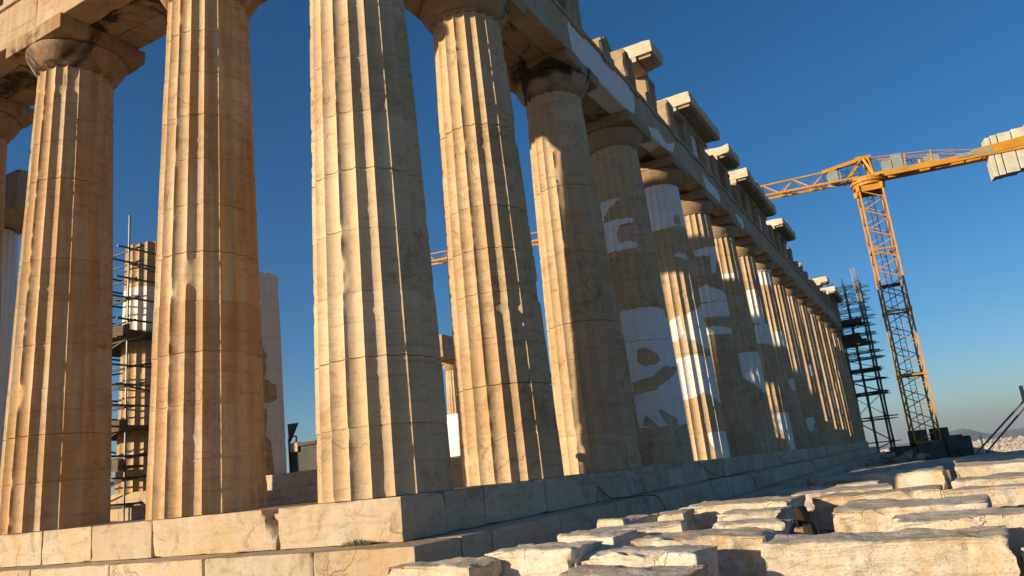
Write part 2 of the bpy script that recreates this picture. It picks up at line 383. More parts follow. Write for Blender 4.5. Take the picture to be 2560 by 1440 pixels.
def column(cx, cy, label, key=None, seed=0, m=8, rows=10, lean=(0, 0), r0=.95, r1=.74, dmg=1., rust=.3, group=None, strong=(), cap_chip=.05, crust=-.35, tint0=0., zb=0., zt=9.57, name='fluted_column', nd=None):
    t = thing(name, label, 'column', (cx, cy, zb), group)
    V, F, A, _ = make_shaft(cx, cy, zb, zt+.03, r0, r1, key, seed, m, rows, lean, dmg, rust, strong=strong, full=zt-zb, tint0=tint0, nd=nd)
    obj('shaft', V, F, M_COL, t, True, A, auto=38)
    z = zt; k = r1/.74
    prof = [(r*k, z+dz) for r, dz in ((.70, -.0), (.745, .02), (.765, .035), (.755, .05), (.775, .062), (.768, .08), (.79, .095), (.83, .15), (.89, .24), (.94, .33), (.98, .41), (1.0, .46), (.985, .50), (.93, .512))]
    V, F = lathe(prof, cx, cy, seed=seed, chip=cap_chip, lean=lean)
    A = dict(tint=np.full(len(V), tint0+.2*math.sin(seed)), rust=np.full(len(V), rust), crust=np.full(len(V), crust))
    if key in (5, 9): A['new'] = np.where((V[:, 2] < z+.1) & (key == 9), .9, 0.)
    obj('echinus', V, F, M_CRUST, t, True, A, auto=35)
    hw = 1.0*k; lx, ly = lean[0]*(z+.7)/10, lean[1]*(z+.7)/10
    V, F = rough_box(cx-hw+lx, cx+hw+lx, cy-hw+ly, cy+hw+ly, z+.513, z+.86, s=.12, r0=.012, chip=.09*(cap_chip/.05), amp=.006, seed=seed+40)
    obj('abacus', V, F, M_CRUST, t, True, dict(tint=tint0+.2*math.cos(seed), rust=rust, crust=crust), auto=40)
    return t

A0, CS = 1.02, 3.77
def FX(i): return A0 if i == 1 else (A0+CS+(i-2)*4.291 if i < 17 else A0+CS*2+14*4.291)
def FY(i): return A0 if i == 1 else (A0+CS+(i-2)*4.296 if i < 8 else A0+CS*2+5*4.296)
GF = 'fluted columns of the short sunlit front'; GN = 'fluted columns of the long flank'
column(A0, A0, 'thick corner column in the middle of the picture, its base on the step corner', seed=1, m=10, rows=16, lean=(.07, .07), r0=.97, r1=.76, rust=.15, nd=10, strong=(1, 4), group=GN, dmg=.8, tint0=.1)
fl = {2: 'honey brown column just left of the thick corner column, rust stained and cracked at mid height',
      3: 'leftmost full column, standing under the wide capital at the upper left',
      4: 'column at the left picture edge of which only a thin sliver of shaft and capital shows'}
for i in range(2, 9):
    column(A0, FY(i), fl.get(i, '%s column of the short front beyond the left picture edge' % ('fifth', 'sixth', 'seventh', 'last')[i-5]) if i < 9 else '', seed=20+i, m=10 if i < 4 else 6, rows=14 if i < 4 else 5,
           lean=(.07, 0 if i < 8 else -.07), rust=.75 if i < 5 else .4, strong=(4,) if i == 2 else (7, 1), group=GF, dmg=1.2 if i == 3 else .9, tint0=-.15, crust=-.06 if i in (3, 4) else -.2)
nl = {2: 'first flank column right of the thick corner column, with chipped flutes and pale scarred top',
      3: 'second flank column, half in shade, with a black soot blotch on its capital',
      4: 'third flank column, shaded, with large white marble inlays around brown islands',
      5: 'fourth flank column, its whole neck drum and lower sunlit flutes made of white marble',
      6: 'fifth flank column, shaded, with wavy horizontal white inlays at mid height',
      7: 'sixth flank column, with a thin white ring high up and a white inlay low down',
      8: 'seventh flank column, with tall white sunlit inlay drums above mid height',
      9: 'eighth flank column, with an all white sunlit neck under the capital',
      10: 'ninth flank column, brown, just behind the white necked one',
      11: 'tenth flank column, brown with one small pale inlay at mid height',
      12: 'eleventh flank column, thin in the distance with long narrow sunlit flutes',
      13: 'twelfth flank column, fifth before the far scaffold corner',
      14: 'thirteenth flank column, fourth before the far scaffold corner',
      15: 'fourteenth flank column, third before the far scaffold corner',
      16: 'fifteenth flank column, next to last before the scaffold',
      17: 'farthest flank corner column, dark against the scaffold tower'}
for i in range(2, 18):
    near = i < 5
    column(FX(i), A0, nl[i], key=i, seed=50+i, m=10 if i < 4 else (8 if i < 8 else 5), rows=14 if i < 4 else (10 if i < 8 else 5), lean=(0, .07) if i < 17 else (-.07, .07),
           rust=.25 if i < 4 else .2, strong=(1, 4, 7) if i == 2 else (3, 7), group=GN, dmg=1.3 if i == 2 else 1., crust={2: -.12, 3: .04}.get(i, -.45), r0=.95 if i < 17 else .97, tint0=0 if i < 6 else -.1)

# ------------------------------------------------------------------ platform steps
def courses():
    t = thing('temple_platform', 'three stepped marble base of the temple carrying the columns', 'stepped base', (0, 0, 0))
    X1, Y1 = 69.7, 30.88
    mb = MB(); mb.box(.9, X1-.9, .9, Y1-.9, -1.6, -.004); mb.build('paving', M_STEP, t)
    for k, (o, zt, zb) in enumerate(((0, 0, -.555), (.64, -.56, -1.075), (1.28, -1.08, -1.62))):
        rnd = random.Random(k+3)
        mb = MB(); dep = 1.0
        # front course (runs along y)
        js = [[-o, 2.14, 4.82, 6.34, 7.72], [-o, .9, 2.89, 4.9, 6.9, 8.4], [-o, 1.6, 3.6, 5.6, 7.6]][k]
        y = js[-1]
        while y < Y1+o-2.3: y += rnd.uniform(1.8, 2.2); js.append(y)
        js.append(Y1+o)
        for n, (a, b) in enumerate(zip(js[:-1], js[1:])):
            sp = .014 if not (k == 0 and n == 1) else .045
            V, F = rough_box(-o, -o+dep, a+(sp if n else 0), b-.003, zb, zt, s=.07 if n < 6 else .4, r0=.01, chip=.075 if n < 6 else .03, amp=.008, seed=k*50+n, fine=n < 6, rough=.007 if n < 6 else 0)
            if k == 0 and n == 1:      # the big broken corner
                q = np.hypot((V[:, 1]-2.16)/.30, (V[:, 2]+.02)/.42)+.35*(fbm(V[:, 1]*6, V[:, 2]*6, V[:, 0]*4, 3)-.5)
                dd = 1-sst(.55, 1.0, q)
                V[:, 0] += dd*.16*(V[:, 0] < .25)*np.clip(1-V[:, 0]/.25, 0, 1); V[:, 1] += dd*.07; V[:, 2] -= dd*.12*(V[:, 2] > -.1)*np.clip(1-V[:, 0]/.5, 0, 1)
            if k == 0 and n == 0:
                dd = np.clip(1-np.hypot(V[:, 1]-.72, (V[:, 2]+.55))/.26, 0, 1); V[:, 0] += dd*.07*(V[:, 0] < .3)
            mb.add(V, F, tint=rnd.uniform(-.25, .5), rust=.25*rnd.random())
        # flank course (runs along x)
        js = [[-o+dep, 2.04, 4.1, 6.3, 8.9, 10.83, 12.16, 14.3], [-o+dep, 1.1, 3.2, 5.6, 7.4, 9.9, 12.5], [-o+dep, 2.4, 4.7, 7.]][k]
        x = js[-1]
        while x < X1+o-2.4: x += rnd.uniform(1.9, 2.3); js.append(x)
        js.append(X1+o)
        for n, (a, b) in enumerate(zip(js[:-1], js[1:])):
            top = zt-(.11 if (k == 0 and n == 5) else 0)
            V, F = rough_box(a+.004, b-.003, -o, -o+dep, zb, top, s=.10 if n < 9 else .4, r0=.012, chip=.07 if n < 9 else .05, amp=.008, seed=k*50+n+25, fine=n < 9, rough=.007 if n < 9 else 0)
            nw = 0
            mb.add(V, F, tint=rnd.uniform(-.1, .6), rust=0, new=np.full(len(V), nw))
        A = {}
        nv = sum(len(v) for v in mb.V)
        if 'new' in mb.A: mb.A['new'] = [np.zeros(nv-sum(len(a) for a in mb.A['new']))]+mb.A['new']
        # plain outer shell of the two hidden sides
        ob = mb.build('step', M_STEP, t, True, auto=35)
        m2 = MB(); m2.box(X1+o-.9, X1+o-.001, -o+1.0, Y1+o-.001, zb+.01, zt-.006); m2.box(-o+1.0, X1+o-.91, Y1+o-.9, Y1+o-.002, zb+.01, zt-.006)
        m2.build('step', M_STEP, t)
courses()

# ------------------------------------------------------------------ entablature
ZA, ZF, ZC, ZT = 10.43, 11.56, 12.76, 13.40
E0 = .15; ED = 1.78
XE, YE = 69.7, 30.88
def arch_new(V, P):
    out = np.full(len(V), -.5)
    for Q in P: out = np.maximum(out, np.clip(poly_sd(V[:, 0], V[:, 2], Q)*2.5, -.5, .5))
    return out+.5
AP = [[(8.41,11.27),(8.93,11.6),(11.65,11.66),(13.49,11.66),(13.37,11.21),(13.19,10.53),(12.42,10.4),(10.16,10.4),(8.56,10.4)],
      [(14.25,10.6),(15.67,10.95),(16.4,10.7),(17.58,11.2),(17.07,10.6),(14.99,10.3)], [(21.17,11.1),(23.95,11.05),(23.51,10.4),(21.39,10.4)],
      [(26.6,10.85),(28.4,10.9),(28.0,10.3),(26.9,10.25)]]
def entablature(name, label, along, i_list, pos, out0, sign):
    """along 'x' or 'y'; pos = column axes; out0 = outer face coordinate; sign = direction towards the inside"""
    t = thing(name, label, 'entablature', (0, 0, 0))
    for n, (a, b) in enumerate(zip(pos[:-1], pos[1:])):
        near = n < 5
        for j in range(3):
            w = ED/3; c0 = out0+sign*(j*w+.004); c1 = out0+sign*((j+1)*w-.004); lo, hi = min(c0, c1), max(c0, c1)
            zlo = ZA+.001+.003*j
            args = (a+.004, b-.004, lo, hi) if along == 'x' else (lo, hi, a+.004, b-.004)
            V, F = rough_box(*args, zlo, ZF-.002, s=.16 if near else .45, r0=.014, chip=.10 if near else .07, amp=.010, seed=n*3+j+(7 if along == 'x' else 90), fine=near)
            rnd = random.Random(n*5+j+(0 if along == 'x' else 99))
            A = dict(tint=rnd.uniform(-.3, .5) if j == 0 else -.1, rust=.15 if along == 'x' else .4, crust=(-.6 if j == 0 else .12) if along == 'x' else (-.5 if j == 0 else .34))
            if along == 'x' and j == 0: A['new'] = arch_new(V, AP)
            obj('architrave_block', V, F, M_ENT if j == 0 else M_CRUST, t, True, A, auto=38)
    return t
def taenia(t, along, a, b, out0, sign, gaps=()):
    x = a; k = 0; rnd = random.Random(4)
    mb = MB()
    while x < b:
        L = rnd.uniform(1.5, 2.6); e = min(x+L, b)
        if not any(g0 < (x+e)/2 < g1 for g0, g1 in gaps):
            c0, c1 = out0-sign*.055, out0+sign*.3; lo, hi = min(c0, c1), max(c0, c1)
            args = (x, e-.01, lo, hi) if along == 'x' else (lo, hi, x, e-.01)
            V, F = rough_box(*args, ZF-.115, ZF+.003, s=.12 if x < 30 else .3, r0=.008, chip=.04, amp=.006, seed=k, chipf=4)
            mb.add(V, F, tint=.1, rust=.1)
        x = e; k += 1
    mb.build('taenia', M_ENT, t, True, auto=38)
def guttae(t, c, along, out0, sign, seed):
    rnd = random.Random(seed); mb = MB(); w = .42
    c0, c1 = out0-sign*.05, out0+sign*.05; lo, hi = min(c0, c1), max(c0, c1)
    args = (c-w, c+w, lo, hi) if along == 'x' else (lo, hi, c-w, c+w)
    V, F = rough_box(*args, ZF-.19, ZF-.114, s=.2, r0=.005, chip=.02, amp=.003, seed=seed); mb.add(V, F)
    for q in range(6):
        if rnd.random() < .12: continue
        p = c-w+.07+q*(2*w-.14)/5
        a = (p, out0-sign*.005) if along == 'x' else (out0-sign*.005, p)
        mb.tube((a[0], a[1], ZF-.235), (a[0], a[1], ZF-.185), .032, 8)
    mb.build('regula', M_ENT, t)
def triglyph(t, c, along, out0, sign, seed, ztop=ZC, cut=0., w=.425):
    """grooved block: plan outline with two full and two half glyphs, extruded"""
    rnd = random.Random(seed); d = .07; D = .75
    pl = [(-w, d*.9), (-w+.07, 0), (-w*.52, 0), (-w*.52+.07, d), (-w*.34+.03, d), (-w*.34+.09, 0), (w*.34-.09, 0), (w*.34-.03, d), (w*.52-.07, d), (w*.52, 0), (w-.07, 0), (w, d*.9), (w, D), (-w, D)]
    zs = np.concatenate([np.linspace(ZF+.005, ztop-.16, 7), [ztop-.155, ztop]]) if ztop > ZF+.6 else np.linspace(ZF+.005, ztop, 4)
    V = []; n = len(pl)
    for iz, z in enumerate(zs):
        for (u, o) in pl:
            oo = o if not (ztop > ZF+.6 and iz >= len(zs)-2) else (-.012 if o < .3 else o)
            jj = (fbm(u*2+seed, z*2.0, oo*2+seed*.3, 3)-.5)*.07
            e = .10*sst(.6, .8, fbm(u*1.3+seed*3, z*1.1, seed*.7, 3))*(oo < .3)
            zz = z
            if cut: zz = ZF+(z-ZF)*(1-cut*(.15+.85*abs(math.sin(u*3.1+seed)))/(ztop-ZF))
            P = out0+sign*(oo+jj*.35+e)
            V.append((c+u, P, zz) if along == 'x' else (P, c+u, zz))
    F = []
    for i in range(len(zs)-1):
        for j in range(n):
            q = (i*n+j, i*n+(j+1) % n, (i+1)*n+(j+1) % n, (i+1)*n+j)
            F.append(q)
    F.append(tuple(range(n))[::-1]); F.append(tuple(range((len(zs)-1)*n, len(zs)*n)))
    o = obj('triglyph', V, F, M_ENT, t, False, dict(tint=rnd.uniform(-.6, .2), rust=.2, crust=-.3))
    return o
def backing(t, a, b, z0, z1, along, out0, sign, off, seed, D=.5, name='frieze_block', mat=None, chip=.10, new=0):
    c0, c1 = out0+sign*off, out0+sign*(off+D); lo, hi = min(c0, c1), max(c0, c1)
    args = (a, b, lo, hi) if along == 'x' else (lo, hi, a, b)
    V, F = rough_box(*args, z0, z1, s=.18, r0=.02, chip=chip, amp=.02, seed=seed, chipf=1.3)
    A = dict(tint=random.Random(seed).uniform(-.5, .3), rust=.2)
    if new: A['new'] = 1.0
    return obj(name, V, F, mat or M_ENT, t, True, A, auto=35)
npos = [E0]+[FX(i) for i in range(2, 17)]+[XE-E0]
ent_n = entablature('flank_entablature', 'long beam over the flank columns, brown marble with white repaired stretches', 'x', None, npos, E0, 1)
taenia(ent_n, 'x', E0-.05, XE-.1, E0, 1)
tri = []
xs = [FX(1)-.45]
for i in range(1, 17):
    xs.append((FX(i)+FX(i+1))/2); xs.append(FX(i+1))
for k, c in enumerate(xs):
    guttae(ent_n, c, 'x', E0, 1, k)
    rnd = random.Random(k*7)
    if k in (33,): continue
    cut = 0; zt = ZC
    if k == 5: cut = .0; zt = ZC-.35
    if k in (5,): cut = .35
    if 21 <= k <= 27: zt = ZC-rnd.uniform(0, .5); cut = .2
    triglyph(ent_n, c, 'x', E0-.02, 1, k+1, zt, cut)
# metope slabs / backing stones between triglyphs; some are missing (sky shows through)
for k in range(len(xs)-1):
    a, b = xs[k]+.435, xs[k+1]-.435
    if k == 4: continue
    rnd = random.Random(k*3+1)
    if k == 5: backing(ent_n, xs[5]+.44, xs[5]+.95, ZF+.004, ZC-.75, 'x', E0, 1, .10, k, new=0); continue
    if k == 6: backing(ent_n, a, a+.35, ZF+.004, ZC-.35, 'x', E0, 1, .25, k); continue
    if k == 7: backing(ent_n, a, b, ZF+.004, ZC-.9, 'x', E0, 1, .35, k); continue
    z1 = ZC-.004
    if 20 <= k <= 27: z1 = ZC-rnd.uniform(.1, .6)
    backing(ent_n, a, b, ZF+.004, z1, 'x', E0, 1, rnd.choice((.12, .2, .3)), k, new=1 if k in (9, 15) else 0)
# hidden back of the frieze near the corner and above the front
fpos = [E0+ED/3*0+.0]+[FY(i) for i in range(2, 8)]+[YE-E0]
ent_f = entablature('front_entablature', 'sunlit beam over the front columns at the upper left, black crust underneath', 'y', None, [E0+ED]+fpos[1:], E0, 1)
taenia(ent_f, 'y', E0+.0, YE-.2, E0, 1)
ys = [FY(1)-.45]
for i in range(1, 8):
    ys.append((FY(i)+FY(i+1))/2); ys.append(FY(i+1))
for k, c in enumerate(ys):
    guttae(ent_f, c, 'y', E0, 1, k+60)
    if k: triglyph(ent_f, c, 'y', E0-.02, 1, k+60, ZC)
    if k < len(ys)-1: backing(ent_f, c+.435, ys[k+1]-.435, ZF+.004, ZC-.004, 'y', E0, 1, .12, k+60)
# front cornice (seen only by the shade it throws and from the side)
for k in range(13):
    a = 1.0+k*2.25
    V, F = rough_box(-.5, 1.7, a, a+2.24, ZC, 13.52, s=.3, r0=.02, chip=.1, amp=.02, seed=300+k)
    obj('cornice_block', V, F, M_ENT, ent_f, True, dict(tint=.1, rust=.3), auto=35)

# cornice fragments on the flank: lifted stones, each its own thing
def cornice(a, b, label, seed, y0=-.5, y1=1.55, z0=ZC+.005, z1=ZT, back=None, rag=.5):
    t = thing('cornice_fragment', label, 'cornice', ((a+b)/2, .5, z0), 'broken cornice stones on top of the flank')
    rnd = random.Random(seed); x = a; n = 0
    while x < b-.2:
        L = min(rnd.uniform(1.0, 1.45), b-x)
        if b-(x+L) < .4: L = b-x
        mb = MB()
        # crown slab, overhanging soffit, then the bed block over the frieze
        V, F = rough_box(x, x+L-.012, y0+rnd.uniform(0, .03), y1-rnd.uniform(0, rag), z0+.17, z1-rnd.uniform(0, .06), s=.11, r0=.015, chip=.14, amp=.018, seed=seed*9+n, chipf=1.8)
        mb.add(V, F, tint=.35+rnd.uniform(-.2, .3), rust=.05)
        V, F = rough_box(x+.01, x+L-.03, E0-.06, y1-.25, z0, z0+.172, s=.14, r0=.01, chip=.08, amp=.012, seed=seed*9+n+4)
        mb.add(V, F, tint=0, rust=.1)
        mb.build('crown_block', M_CORN, t, True, auto=35)
        x += L; n += 1
    c = a+.5
    while c < b-.35:
        V, F = rough_box(c-.38, c+.38, y0+.12, E0-.09, z0+.075, z0+.172, s=.15, r0=.008, chip=.06, amp=.006, seed=seed+int(c*3))
        obj('mutule', V, F, M_ENT, t, True, dict(tint=-.2, rust=.2), auto=35)
        c += 1.07
    return t
cornice(14.0, 15.3, 'single broken cornice stone, nearest on the flank beam, sunlit end notched', 1, y1=.9)
cornice(18.4, 22.8, 'cornice run with a ragged sunlit end, second from the camera, overhanging the beam', 2, y1=1.3, rag=.7)
cornice(24.4, 26.4, 'small pale square cut cornice stone, third from the camera', 3, y1=1.0)
cornice(28.0, 35.5, 'longest cornice run, above the middle of the flank and left of the crane jib', 4, y1=.9)
cornice(37.7, 42.0, 'cornice run standing against the sky under the crane jib, after the longest one', 5, y1=1.2)
cornice(57.6, 58.9, 'small pale cornice stone near the far end of the flank', 6, y1=1.3)
cornice(62.6, 68.8, 'farthest cornice run at the flank end beside the scaffold tower', 7, y1=1.3)
# loose broken block on the flank top near the first gap
# ------------------------------------------------------------------ inner porch, walls
PX = 6.0
PY = [5.0, 9.15, 13.2, 17.4, 21.7, 25.9]
t = thing('porch_platform', 'low two stepped base of the inner porch seen between the front columns', 'stepped base', (PX, 15, 0))
for k, (o, z0, z1) in enumerate(((.35, .001, .35), (0, .352, .70))):
    mb = MB(); y = 4.4-o; n = 0
    while y < 27.2+o-.5:
        V, F = rough_box(5.05-o, 5.9, y+.005, min(y+1.7, 27.2+o), z0, z1, s=.3, r0=.01, chip=.05, amp=.006, seed=400+k*30+n); mb.add(V, F, tint=random.Random(n+k).uniform(-.3, .5), rust=.2); y += 1.7; n += 1
    mb.build('step', M_STEP, t, True, auto=35)
    mb = MB(); mb.box(5.905, 12.5, 4.4-o, 27.2+o, z0, z1-.004); mb.build('floor_slab', M_STEP, t)
def porch_column(i, zt, label, key=None, new=False, rust=.3, ragged=.5, dmg=1., m=8):
    t = thing('porch_column', label, 'column', (PX, PY[i], .70), 'slimmer fluted columns of the inner porch')
    V, F, A, _ = make_shaft(PX, PY[i], .70, zt, .82, .82-.17*(zt-.7)/9.3, key, 200+i, m, 8, (0, 0), dmg, rust, ragged=ragged)
    if new: A['new'] = np.ones(len(V))
    obj('shaft', V, F, M_COL, t, True, A, auto=38)
porch_column(0, 6.0, 'broken inner porch column hidden behind the thick corner column', rust=.3)
porch_column(1, 5.95, 'broken off inner porch column, new white marble with a ragged old brown side', key='P2', ragged=.25, dmg=.3)
porch_column(2, 7.75, 'inner porch column inside the scaffold, brown with a white drum section', key='P3')
porch_column(3, 7.2, 'inner porch column hidden behind the leftmost full column')
porch_column(4, 10.35, 'tall inner porch column of new pale marble at the left picture edge', new=True, ragged=.15, dmg=.2)
porch_column(5, 10.3, 'last inner porch column beyond the left picture edge', ragged=.1)
t = thing('porch_beam', 'brown stone beam lying on the inner porch columns at the upper left', 'beam', (PX, 24, 10.4))
for n, (a, b) in enumerate(((19.2, 22.25), (22.25, 26.9))):
    V, F = rough_box(PX-.75, PX+.75, a+.004, b-.004, 10.40, 11.85, s=.25, r0=.03, chip=.12, amp=.02, seed=500+n); obj('beam_block', V, F, M_ENT, t, True, dict(tint=-.1, rust=.4), auto=35)
# low remains of the long inner wall on the flank side
t = thing('inner_wall', 'ruined inner wall behind the flank columns, low in the middle and taller at the far end', 'wall', (35, 5.3, 0))
x = 12.6; n = 0; rnd = random.Random(8)
while x < 64:
    h = 1.1+1.1*vn(x*.2, 3.3, 1.0)+(1.0 if 30 < x < 50 else 0)
    if x > 52.5: h = min(9.8, 3.5+(x-52.5)*2.2)
    L = rnd.uniform(1.2, 1.5); mb = MB(); z = 0.002; k = 0
    while z < h:
        hh = 1.15 if k == 0 else .52
        V, F = rough_box(x+.005, x+L-.005, 4.75+.01*k, 5.9, z, z+hh-.006, s=.4, r0=.01, chip=.07, amp=.01, seed=600+n*3+k, fine=False); mb.add(V, F, tint=rnd.uniform(-.3, .5), rust=.2); z += hh; k += 1
    mb.build('wall_block', M_STEP, t, True, auto=35); x += L; n += 1
# far colonnade on the opposite side, seen in the narrow gaps
for k, i in enumerate(range(12, 17)):
    column(FX(i), YE-A0, ['slim distant column on the far side, seen in the gap right of the thick corner column', 'far side column behind the flank columns, one past the gap',
                          'far side column hidden behind the flank, third', 'far side column hidden behind the flank, fourth', 'far side column hidden behind the flank, fifth'][k], seed=300+i, m=5, rows=4, group='distant columns of the far side', tint0=.1)
t = thing('far_beam', 'broken end of the far side beam resting on the distant column', 'beam', (50, YE-1, ZA))
for n, (a, b) in enumerate(((44.9, FX(12)+.9), (FX(12)+.9, FX(14)), (FX(14), FX(15)), (FX(15), FX(16)))):
    V, F = rough_box(a+.005, b-.005, YE-1.9, YE-.15, ZA+.002, 12.35 if n == 0 else ZC, s=.3, r0=.02, chip=.2 if n == 0 else .1, amp=.02, seed=700+n); obj('beam_block', V, F, M_ENT, t, True, dict(tint=0, rust=.3), auto=35)

# ------------------------------------------------------------------ foreground blocks
# (label, x front, y left, y right, top z, depth, height, ang deg, tint)
BL = [
('big rounded pale block filling the lower right foreground, with a bedding crack along its face', -.82, -4.54, -6.46, -.70, .68, .55, 1, .45),
('long pale block right behind the big rounded one, running out of the right edge', .0, -5.50, -7.6, -.64, .85, .50, 1, .5),
('pale block with a grey top and a broken right end, behind the long foreground block', 1.05, -4.93, -6.42, -.60, 1.15, .50, 2, .75),
('smooth honey coloured block at the right edge with a long diagonal grain', 2.95, -5.96, -7.9, -.60, .75, .42, 4, .3),
('thin slab lying behind the smooth honey coloured block at the right edge', 3.8, -6.12, -8.0, -.54, 1.4, .3, 2, .2),
('speckled block in the far row, left of the gap before the right edge', 8.6, -4.55, -6.02, -.56, 1.3, .6, -6, .5),
('speckled long block in the far row touching the right edge', 7.9, -6.20, -9.0, -.52, 1.5, .6, 2, .45),
('small tan slab lying in front of the speckled far block', 7.0, -4.25, -5.0, -.62, .5, .3, 8, .35),
('low flat slab with a very white sloping face in the middle of the stone field', 6.1, -3.55, -5.20, -.66, 1.2, .3, 6, .8),
('brownish low slab in half shade near the steps', 7.6, -2.95, -3.95, -.70, .9, .3, -6, -.1),
('long honey block with a chipped upper rim, just behind the dark upright stone', 4.5, -4.22, -5.98, -.66, 1.1, .5, 4, .3),
('speckled white block with a slanted left side, left of the dark upright stone', 3.35, -2.50, -4.12, -.59, 1.2, .45, -3, .65),
('layered block with an ochre broken corner, in front of the speckled white block', 2.55, -3.25, -4.15, -.66, .75, .4, -4, .45),
('plain cream slab tucked under the ochre cornered block', 2.0, -3.38, -4.33, -.73, .5, .4, -4, .4),
('rough faced short block with rounded top left of the dark gap', 1.38, -3.43, -4.38, -.70, .58, .45, -3, .4),
('layered crumbling block left of the big rounded foreground block', .05, -2.98, -4.44, -.70, 1.05, .5, 2, .6),
('low far block near the crane base, catching a little sun', 13.4, -6.2, -8.6, -.60, 1.2, .5, 6, .2),
('small brown block with a cut face next to the shaded steps', 2.1, -1.80, -2.32, -.60, .75, .35, -20, .1),
('small tan block with a rough dark right end beside the steps', 2.45, -2.36, -2.85, -.60, .62, .35, 6, .0),
('long low slab in the second row beside the shaded steps', 1.5, -1.82, -3.05, -.67, .7, .35, 8, .4),
('pale slab with a sunlit face and a stepped dark right end', .75, -1.68, -2.62, -.67, .65, .35, -14, .55),
('flat topped white faced block close to the step corner, with a dark rounded right end', -.82, -1.62, -2.78, -.64, .70, .5, -7, .75),
('rough block with a knobbly face in the bottom centre', -.86, -2.50, -4.05, -.71, .68, .5, -12, .35),
('pale block with a dark right end at the bottom edge, on the lowest step corner', -1.25, -.68, -1.84, -.70, .52, .37, -5, .45),
('smooth dark topped slab at the very bottom centre', -1.95, -2.90, -4.20, -.77, .75, .45, -10, .1),
('dark shadowed block under the long one at the lower right corner', -.62, -6.45, -7.8, -.82, .5, .6, 2, .0),
]
def field_block(lab, xf, yl, yr, zt, dep, h, ang, tint, k):
    L = abs(yl-yr); cy = (yl+yr)/2
    t = thing('marble_block', lab, 'stone block', (xf+dep/2, cy, zt-h), 'loose marble blocks laid out beside the steps', radians(ang))
    V, F = rough_box(-dep/2, dep/2, -L/2, L/2, 0, h, s=.032 if xf < 2 else (.045 if xf < 5 else .08), r0=.02, chip=.20, amp=.03, seed=800+k, chipf=2.4, ledge=.03, rough=.022)
    V = np.array(V); sk = random.Random(k)
    V[:, 2] += V[:, 1]*sk.uniform(-.02, .02)+V[:, 0]*sk.uniform(-.02, .02)
    V[:, 0] += (V[:, 2]-h)*sk.uniform(-.15, .15)
    V[:, 1] += V[:, 0]*sk.uniform(-.12, .12)
    o = obj('stone', V, F, M_BLOCK, None, True, dict(tint=tint, rust=.05+.7*sk.random()**2), auto=45)
    o.location = t.location; o.rotation_euler = t.rotation_euler
    for key in ('label', 'category', 'group'): o[key] = t[key]
    o.name = 'marble_block'; bpy.data.objects.remove(t)
    return o
for k, b in enumerate(BL): field_block(*b, k)
# supporting lower course: the blocks below, half seen in the dark gaps
LOW = [('lower block in shade under the stone field, beneath the big rounded block', -.7, -4.7, -6.2, -1.26, .9, .36, 0, 0), ('lower shaded block seen in the dark gap beside the upright stone', 1.4, -4.45, -5.6, -1.02, 1.2, .6, 3, -.1),
       ('lower block under the rough knobbly one in the bottom centre', -.9, -3.0, -4.2, -1.08, .9, .54, -8, .1), ('lower block in the shade beneath the layered crumbling block', .4, -3.1, -4.3, -1.08, 1.2, .54, 2, .1),
       ('lower block under the white faced one by the step corner', -.9, -2.1, -2.95, -1.04, .9, .57, -7, .2), ('lower block under the long honey block', 4.6, -4.2, -6.1, -1.08, 1.2, .53, 4, .1),
       ('lower block beneath the speckled white block', 3.3, -2.6, -4.0, -1.05, 1.4, .55, -3, .2), ('lower block beneath the honey coloured block at the right edge', 3.0, -6.1, -7.8, -1.03, 1.3, .57, 2, .1),
       ('lower block far back under the speckled row', 8.7, -4.6, -8.5, -1.15, 1.5, .45, 2, .1), ('flat lower slab in shade along the steps', 5.0, -2.6, -3.8, -1.0, 3.0, .6, 0, -.1),
       ('dark flat slab in the shade farther along the steps', 9.3, -2.5, -4.4, -.85, 3.0, .7, 3, -.3), ('long shaded slab before the far rubble', 13.6, -2.6, -5.8, -.80, 3.2, .7, 4, -.3),
       ('low shaded slab stretching toward the crane base', 20.0, -2.9, -8.5, -.85, 5.0, .7, 2, -.1), ('far low slab with a thin sunlit rim near the crane', 29.0, -3.0, -9.0, -1.15, 6.0, .7, 0, .0)]
for k, b in enumerate(LOW): field_block(*b, k+60)
# upright broken stone, reddish, with its shade put into a darker colour
V, F = rough_box(-.22, .22, -.055, .055, 0, .66, s=.05, r0=.03, chip=.12, amp=.03, seed=999, ledge=.02)
V[:, 1] += (V[:, 2]-.3)*.18; V[:, 1] *= 1.25-V[:, 2]*.5
o = obj('upright_stone', V, F, stone('reddish_stone_in_shade', (.055, .028, .02), (.045, .022, .016), (.025, .015, .012), bump=.8), None, True, auto=45)
o.location = (2.30, -4.46, -1.27); tag(o, 'dark reddish upright stone stuck in the gap between pale blocks', 'upright stone')
V, F = rough_box(-.3, .3, -.14, .14, 0, .5, s=.06, r0=.03, chip=.14, amp=.03, seed=998, ledge=.03)
V[:, 1] *= 1.15-V[:, 2]*1.6
o = obj('wedge_stone', V, F, M_BLOCK, None, True, dict(tint=-.7, rust=.9), auto=45); o.location = (1.80, -4.48, -1.30); tag(o, 'brown wedge of broken stone leaning in the gap before the upright stone', 'broken stone')

